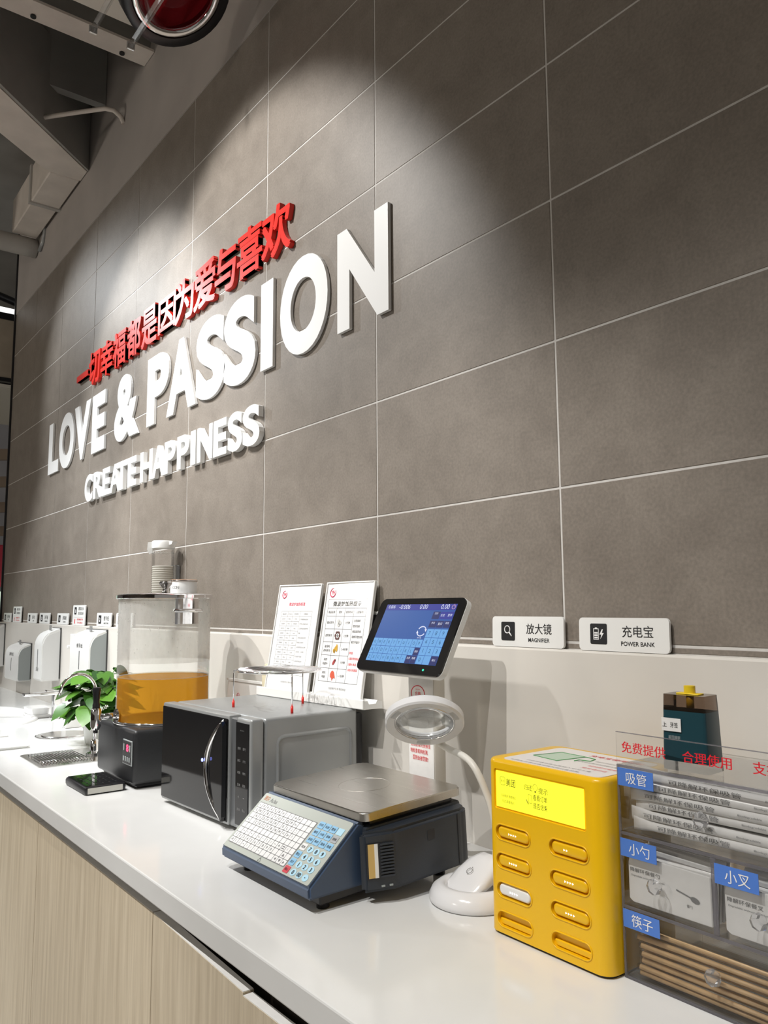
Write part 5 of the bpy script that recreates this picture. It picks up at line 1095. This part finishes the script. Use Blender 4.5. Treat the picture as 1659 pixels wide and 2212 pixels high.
GP = [Vector((0, 0, 0.05)), Vector((0, 0, 0.20))]+[Vector((0, -0.06+0.06*math.cos(a), 0.205+0.066*math.sin(a))) for a in [R(q) for q in range(10, 165, 12)]]+[Vector((0, -0.121, 0.205))]
bm = nbm(); tube(bm, GP, 0.0052, 10); obj('neck', bm, CHROME, t)
bm = nbm(); cyl(bm, (0.01, -0.004, 0.03), (0.045, -0.02, 0.036), 0.004, n=10); obj('lever', bm, CHROME, t)
t = thing('waste_lid', 'round polished steel waste lid set flush in the worktop', 'lid', (-2.295, -0.272, ZC))
bm = nbm(); lathe(bm, [(0.108, 0.0), (0.108, 0.003), (0.100, 0.0045), (0.092, 0.0035), (0.0, 0.003)], 48, cap1=False); obj('ring_plate', bm, CHROME, t, 30)
bm = nbm(); lathe(bm, [(0.086, 0.0032), (0.082, 0.0058), (0.05, 0.0066), (0.0, 0.0068)], 48, cap1=False); obj('flap', bm, STEELB, t, 30)
t = thing('folded_cloth_tray', 'shallow white rectangular tray at the worktop edge left of the drain', 'tray', (-2.23, -0.54, ZC))
bm = nbm(); rbox(bm, -0.15, 0.15, -0.08, 0.088, 0.0, 0.004, 0.002, 1); obj('tray_floor', bm, WHITE, t)
for a0, a1, c0, c1 in ((-0.15, 0.15, 0.08, 0.088), (-0.15, 0.15, -0.08, -0.072), (-0.15, -0.142, -0.072, 0.08), (0.142, 0.15, -0.072, 0.08)):
    bm = nbm(); rbox(bm, a0, a1, c0, c1, 0.004, 0.010, 0.0015, 1); obj('tray_rim', bm, WHITE, t)
t = thing('wash_basin', 'oval white ceramic wash basin rim on the worktop', 'basin', (-3.08, -0.385, ZC))
CER = M('white_ceramic', (0.84, 0.84, 0.83), 0.08)
bm = nbm(); sc3 = Matrix.Diagonal((1, 0.5, 1, 1)); lathe(bm, [(0.385, 0.0), (0.38, 0.009), (0.365, 0.012), (0.345, 0.010), (0.335, 0.002), (0.0, 0.0012)], 56, (0, 0, 0), sc3, cap1=False); obj('basin_rim', bm, CER, t, 60)
bm = nbm(); lathe(bm, [(0.022, 0.0014), (0.022, 0.004), (0.0, 0.0045)], 20, cap1=False); obj('plug', bm, CHROME, t)
t = thing('basin_faucet', 'square chrome basin faucet with long flat spout', 'faucet', (-2.835, -0.158, ZC))
bm = nbm(); rbox(bm, -0.024, 0.024, -0.022, 0.022, 0.0, 0.014, 0.003, 2); obj('foot_plate', bm, CHROME, t)
bm = nbm(); rbox(bm, -0.017, 0.017, -0.017, 0.017, 0.014, 0.118, 0.004, 2); obj('post', bm, CHROME, t)
bm = nbm(); rbox(bm, -0.019, 0.019, -0.145, 0.018, 0.106, 0.119, 0.003, 2); obj('spout', bm, CHROME, t)
bm = nbm(); rbox(bm, -0.014, 0.014, -0.05, 0.015, 0.121, 0.128, 0.003, 2); obj('lever', bm, CHROME, t)
t = thing('soap_dish', 'white ceramic soap dish on a low block beside the faucet', 'dish', (-2.945, -0.215, ZC))
bm = nbm(); rbox(bm, -0.075, 0.075, -0.042, 0.042, 0.0, 0.016, 0.006, 2); obj('block', bm, CER, t, 40)
bm = nbm(); taper(bm, -0.075, 0.075, -0.045, 0.045, 0.017, 0.044, 0.92, 1.0, 0.01); obj('dish', bm, CER, t, 40)
bm = nbm(); taper(bm, -0.066, 0.066, -0.037, 0.037, 0.0442, 0.0446, 1, 1, 0.01); obj('dish_hollow_shade', bm, M('ceramic_shade', (0.7, 0.7, 0.69), 0.2), t, 40)  # flat darker plate, the shade of a hollow put into its colour
t = thing('pump_bottle', 'square white bottle with chrome pump beside the plant', 'bottle', (-2.50, -0.19, ZC))
bm = nbm(); rbox(bm, -0.034, 0.034, -0.03, 0.03, 0.0, 0.105, 0.006, 2); obj('bottle_body', bm, WHITE, t, 40)
bm = nbm(); lathe(bm, [(0.015, 0.105), (0.015, 0.128), (0.008, 0.131), (0.005, 0.135), (0.005, 0.165)], 18); obj('pump_collar', bm, CHROME, t, 40)
bm = nbm(); tube(bm, [(0, 0.006, 0.168), (0, -0.01, 0.172), (0, -0.045, 0.166)], 0.006, 10); obj('pump_head', bm, CHROME, t)

# dispensers on the splashback
def dispenser(x0, x1, dep, z0, z1, label, side, body, deco):
    t = thing('wall_dispenser', label, 'dispenser', ((x0+x1)/2, -0.0165, z0), (0, 0, 0), 'dispensers on the splashback'); hw_ = (x1-x0)/2; h_ = z1-z0
    P = [(0, 0), (-dep*0.92, 0.0), (-dep, 0.01), (-dep, h_*0.66)]+[(-dep*(0.42+0.58*math.cos(R(q))), h_*0.66+h_*0.27*math.sin(R(q))) for q in (15, 30, 45, 60, 75)]+[(-dep*0.3, h_*0.955), (0, h_)]
    b = nbm(); prism(b, P, -hw_, hw_, lambda a, c, tt: Vector((tt, a, c))); bmesh.ops.bevel(b, geom=[e for e in b.edges if abs(e.verts[0].co.x-e.verts[1].co.x) < 1e-6], offset=0.006, segments=2, affect='EDGES', clamp_overlap=True); obj('cover', b, body, t, 35)
    Q = [(a*0.9-0.003, c*0.93+h_*0.02) for a, c in P]
    b = nbm(); prism(b, Q, hw_-0.001, hw_+0.0012, lambda a, c, tt: Vector((tt, a, c))); obj('side_cheek', b, side, t)
    b = nbm(); box(b, -hw_-0.001, hw_+0.0018, -0.006, 0, 0.01, h_*1.003); obj('back_plate', b, M('dark_gap', (0.05, 0.05, 0.05), 0.6), t)
    b = nbm(); rbox(b, -0.004, 0.004, -dep-0.0006, -dep+0.004, h_*0.25, h_*0.60, 0.003, 2, 'y'); obj('level_window', b, M('dark_window', (0.06, 0.065, 0.07), 0.2), t)
    o_ = Vector((0, -dep, 0)); b = nbm(); text(b, deco, o_, X, Z, 0.0, h_*(0.70 if hw_ > 0.1 else 0.22), 0.02, hw_*0.6, 0.01); obj('lettering', b, INK, t)
    b = nbm(); rbox(b, -0.02, 0.02, -dep*0.4, -dep*0.4+0.002, h_*0.955, h_*0.955+0.026, 0.002, 1, 'y'); obj('tag', b, CLEARM, t)
dispenser(-2.88, -2.588, 0.079, 1.005, 1.244, 'wide white paper towel dispenser with grey cheek behind the plant', GREYP, WHITE, '擦手纸')
dispenser(-3.455, -3.3106, 0.094, 0.971, 1.2395, 'tall narrow white soap dispenser between the two paper dispensers', M('white_cheek', (0.72, 0.72, 0.71), 0.35), WHITE, '洗手液')
dispenser(-4.2, -3.885, 0.073, 0.93, 1.142, 'lower wide paper dispenser with grey cheek left of the soap dispenser', GREYP, WHITE, '擦手纸')
dispenser(-4.86, -4.56, 0.09, 0.975, 1.2456, 'white dispenser cut off by the left edge of the picture', M('white_cheek', (0.72, 0.72, 0.71), 0.35), WHITE, '洗手液')
t = thing('wall_hook', 'small white wall hook between the soap and paper dispensers', 'hook', (-3.06, -0.0165, 1.145))
bm = nbm(); rbox(bm, -0.03, 0.03, -0.02, 0, 0.0, 0.07, 0.004, 2); obj('hook_plate', bm, WHITE, t)
bm = nbm(); rbox(bm, -0.01, 0.01, -0.04, -0.02, 0.0, 0.016, 0.004, 2); obj('hook_peg', bm, WHITE, t)

# ------------------------------------------------------------------ pothos
t = pl = thing('potted_pothos', 'leafy green pothos in a white pot behind the tea tank', 'plant', (-2.02, -0.235, ZC))
bm = nbm(); lathe(bm, [(0.036, 0.0), (0.040, 0.004), (0.052, 0.075), (0.054, 0.08), (0.049, 0.08), (0.046, 0.07), (0.0, 0.068)], 32, cap1=False); obj('pot', bm, CER, pl, 50)
def leaf_mesh():
    b = nbm(); out = [(0.0, 0.0), (0.22, -0.10), (0.42, -0.02), (0.50, 0.20), (0.44, 0.46), (0.28, 0.74), (0.10, 0.93), (0.0, 1.06)]
    mid = [b.verts.new((0, y, -0.10*y*y)) for y in (0.0, 0.2, 0.46, 0.74, 1.06)]
    for sg in (-1, 1):
        o = [b.verts.new((sg*x, y, 0.10*x-0.13*y*y)) for x, y in out[1:-1]]
        L_ = [mid[0]]+o+[mid[4]]
        for q in ((0, 1, 2), ): pass
        for tri in ((mid[0], L_[1], L_[2], mid[1]), (mid[1], L_[2], L_[3]), (mid[1], L_[3], L_[4], mid[2]), (mid[2], L_[4], L_[5], mid[3]), (mid[3], L_[5], L_[6], mid[4])):
            f = b.faces.new(tri if sg > 0 else tri[::-1]); f.smooth = True
    me = bpy.data.meshes.new('leaf'); b.to_mesh(me); b.free(); me.materials.append(LEAF); return me
LM = leaf_mesh(); rnd = random.Random(11)
for k in range(95):
    a = rnd.uniform(0, 2*math.pi); el = rnd.uniform(-0.25, 1.0); rr = rnd.uniform(0.06, 0.125)
    p = Vector((rr*math.cos(a)*math.cos(el*0.9), rr*math.sin(a)*math.cos(el*0.9)*1.05, 0.14+0.115*math.sin(el*1.2)+rnd.uniform(-0.03, 0.02)))
    if p.z < 0.09: p.z = 0.09
    d_ = Vector((math.cos(a), math.sin(a), rnd.uniform(-0.9, 0.35))).normalized()
    n_ = Vector((math.cos(a)*0.5+rnd.uniform(-0.4, 0.4), math.sin(a)*0.5+rnd.uniform(-0.4, 0.4), 0.8)).normalized(); x_ = d_.cross(n_).normalized(); n_ = x_.cross(d_)
    s = rnd.uniform(0.05, 0.085); m_ = Matrix((x_, d_, n_)).transposed().to_4x4()
    o = inst(LM, 'leaf', pl); o.matrix_local = Matrix.Translation(p-d_*s*0.3) @ m_ @ Matrix.Diagonal((s, s, s, 1))
    if k % 2 == 0:
        b = nbm(); tube(b, [(0, 0, 0.07), (p.x*0.35, p.y*0.35, 0.07+(p.z-0.07)*0.8), tuple(p-d_*s*0.3)], 0.0016, 5); obj('stem', b, M('leaf_stem', (0.12, 0.28, 0.05), 0.5), pl)
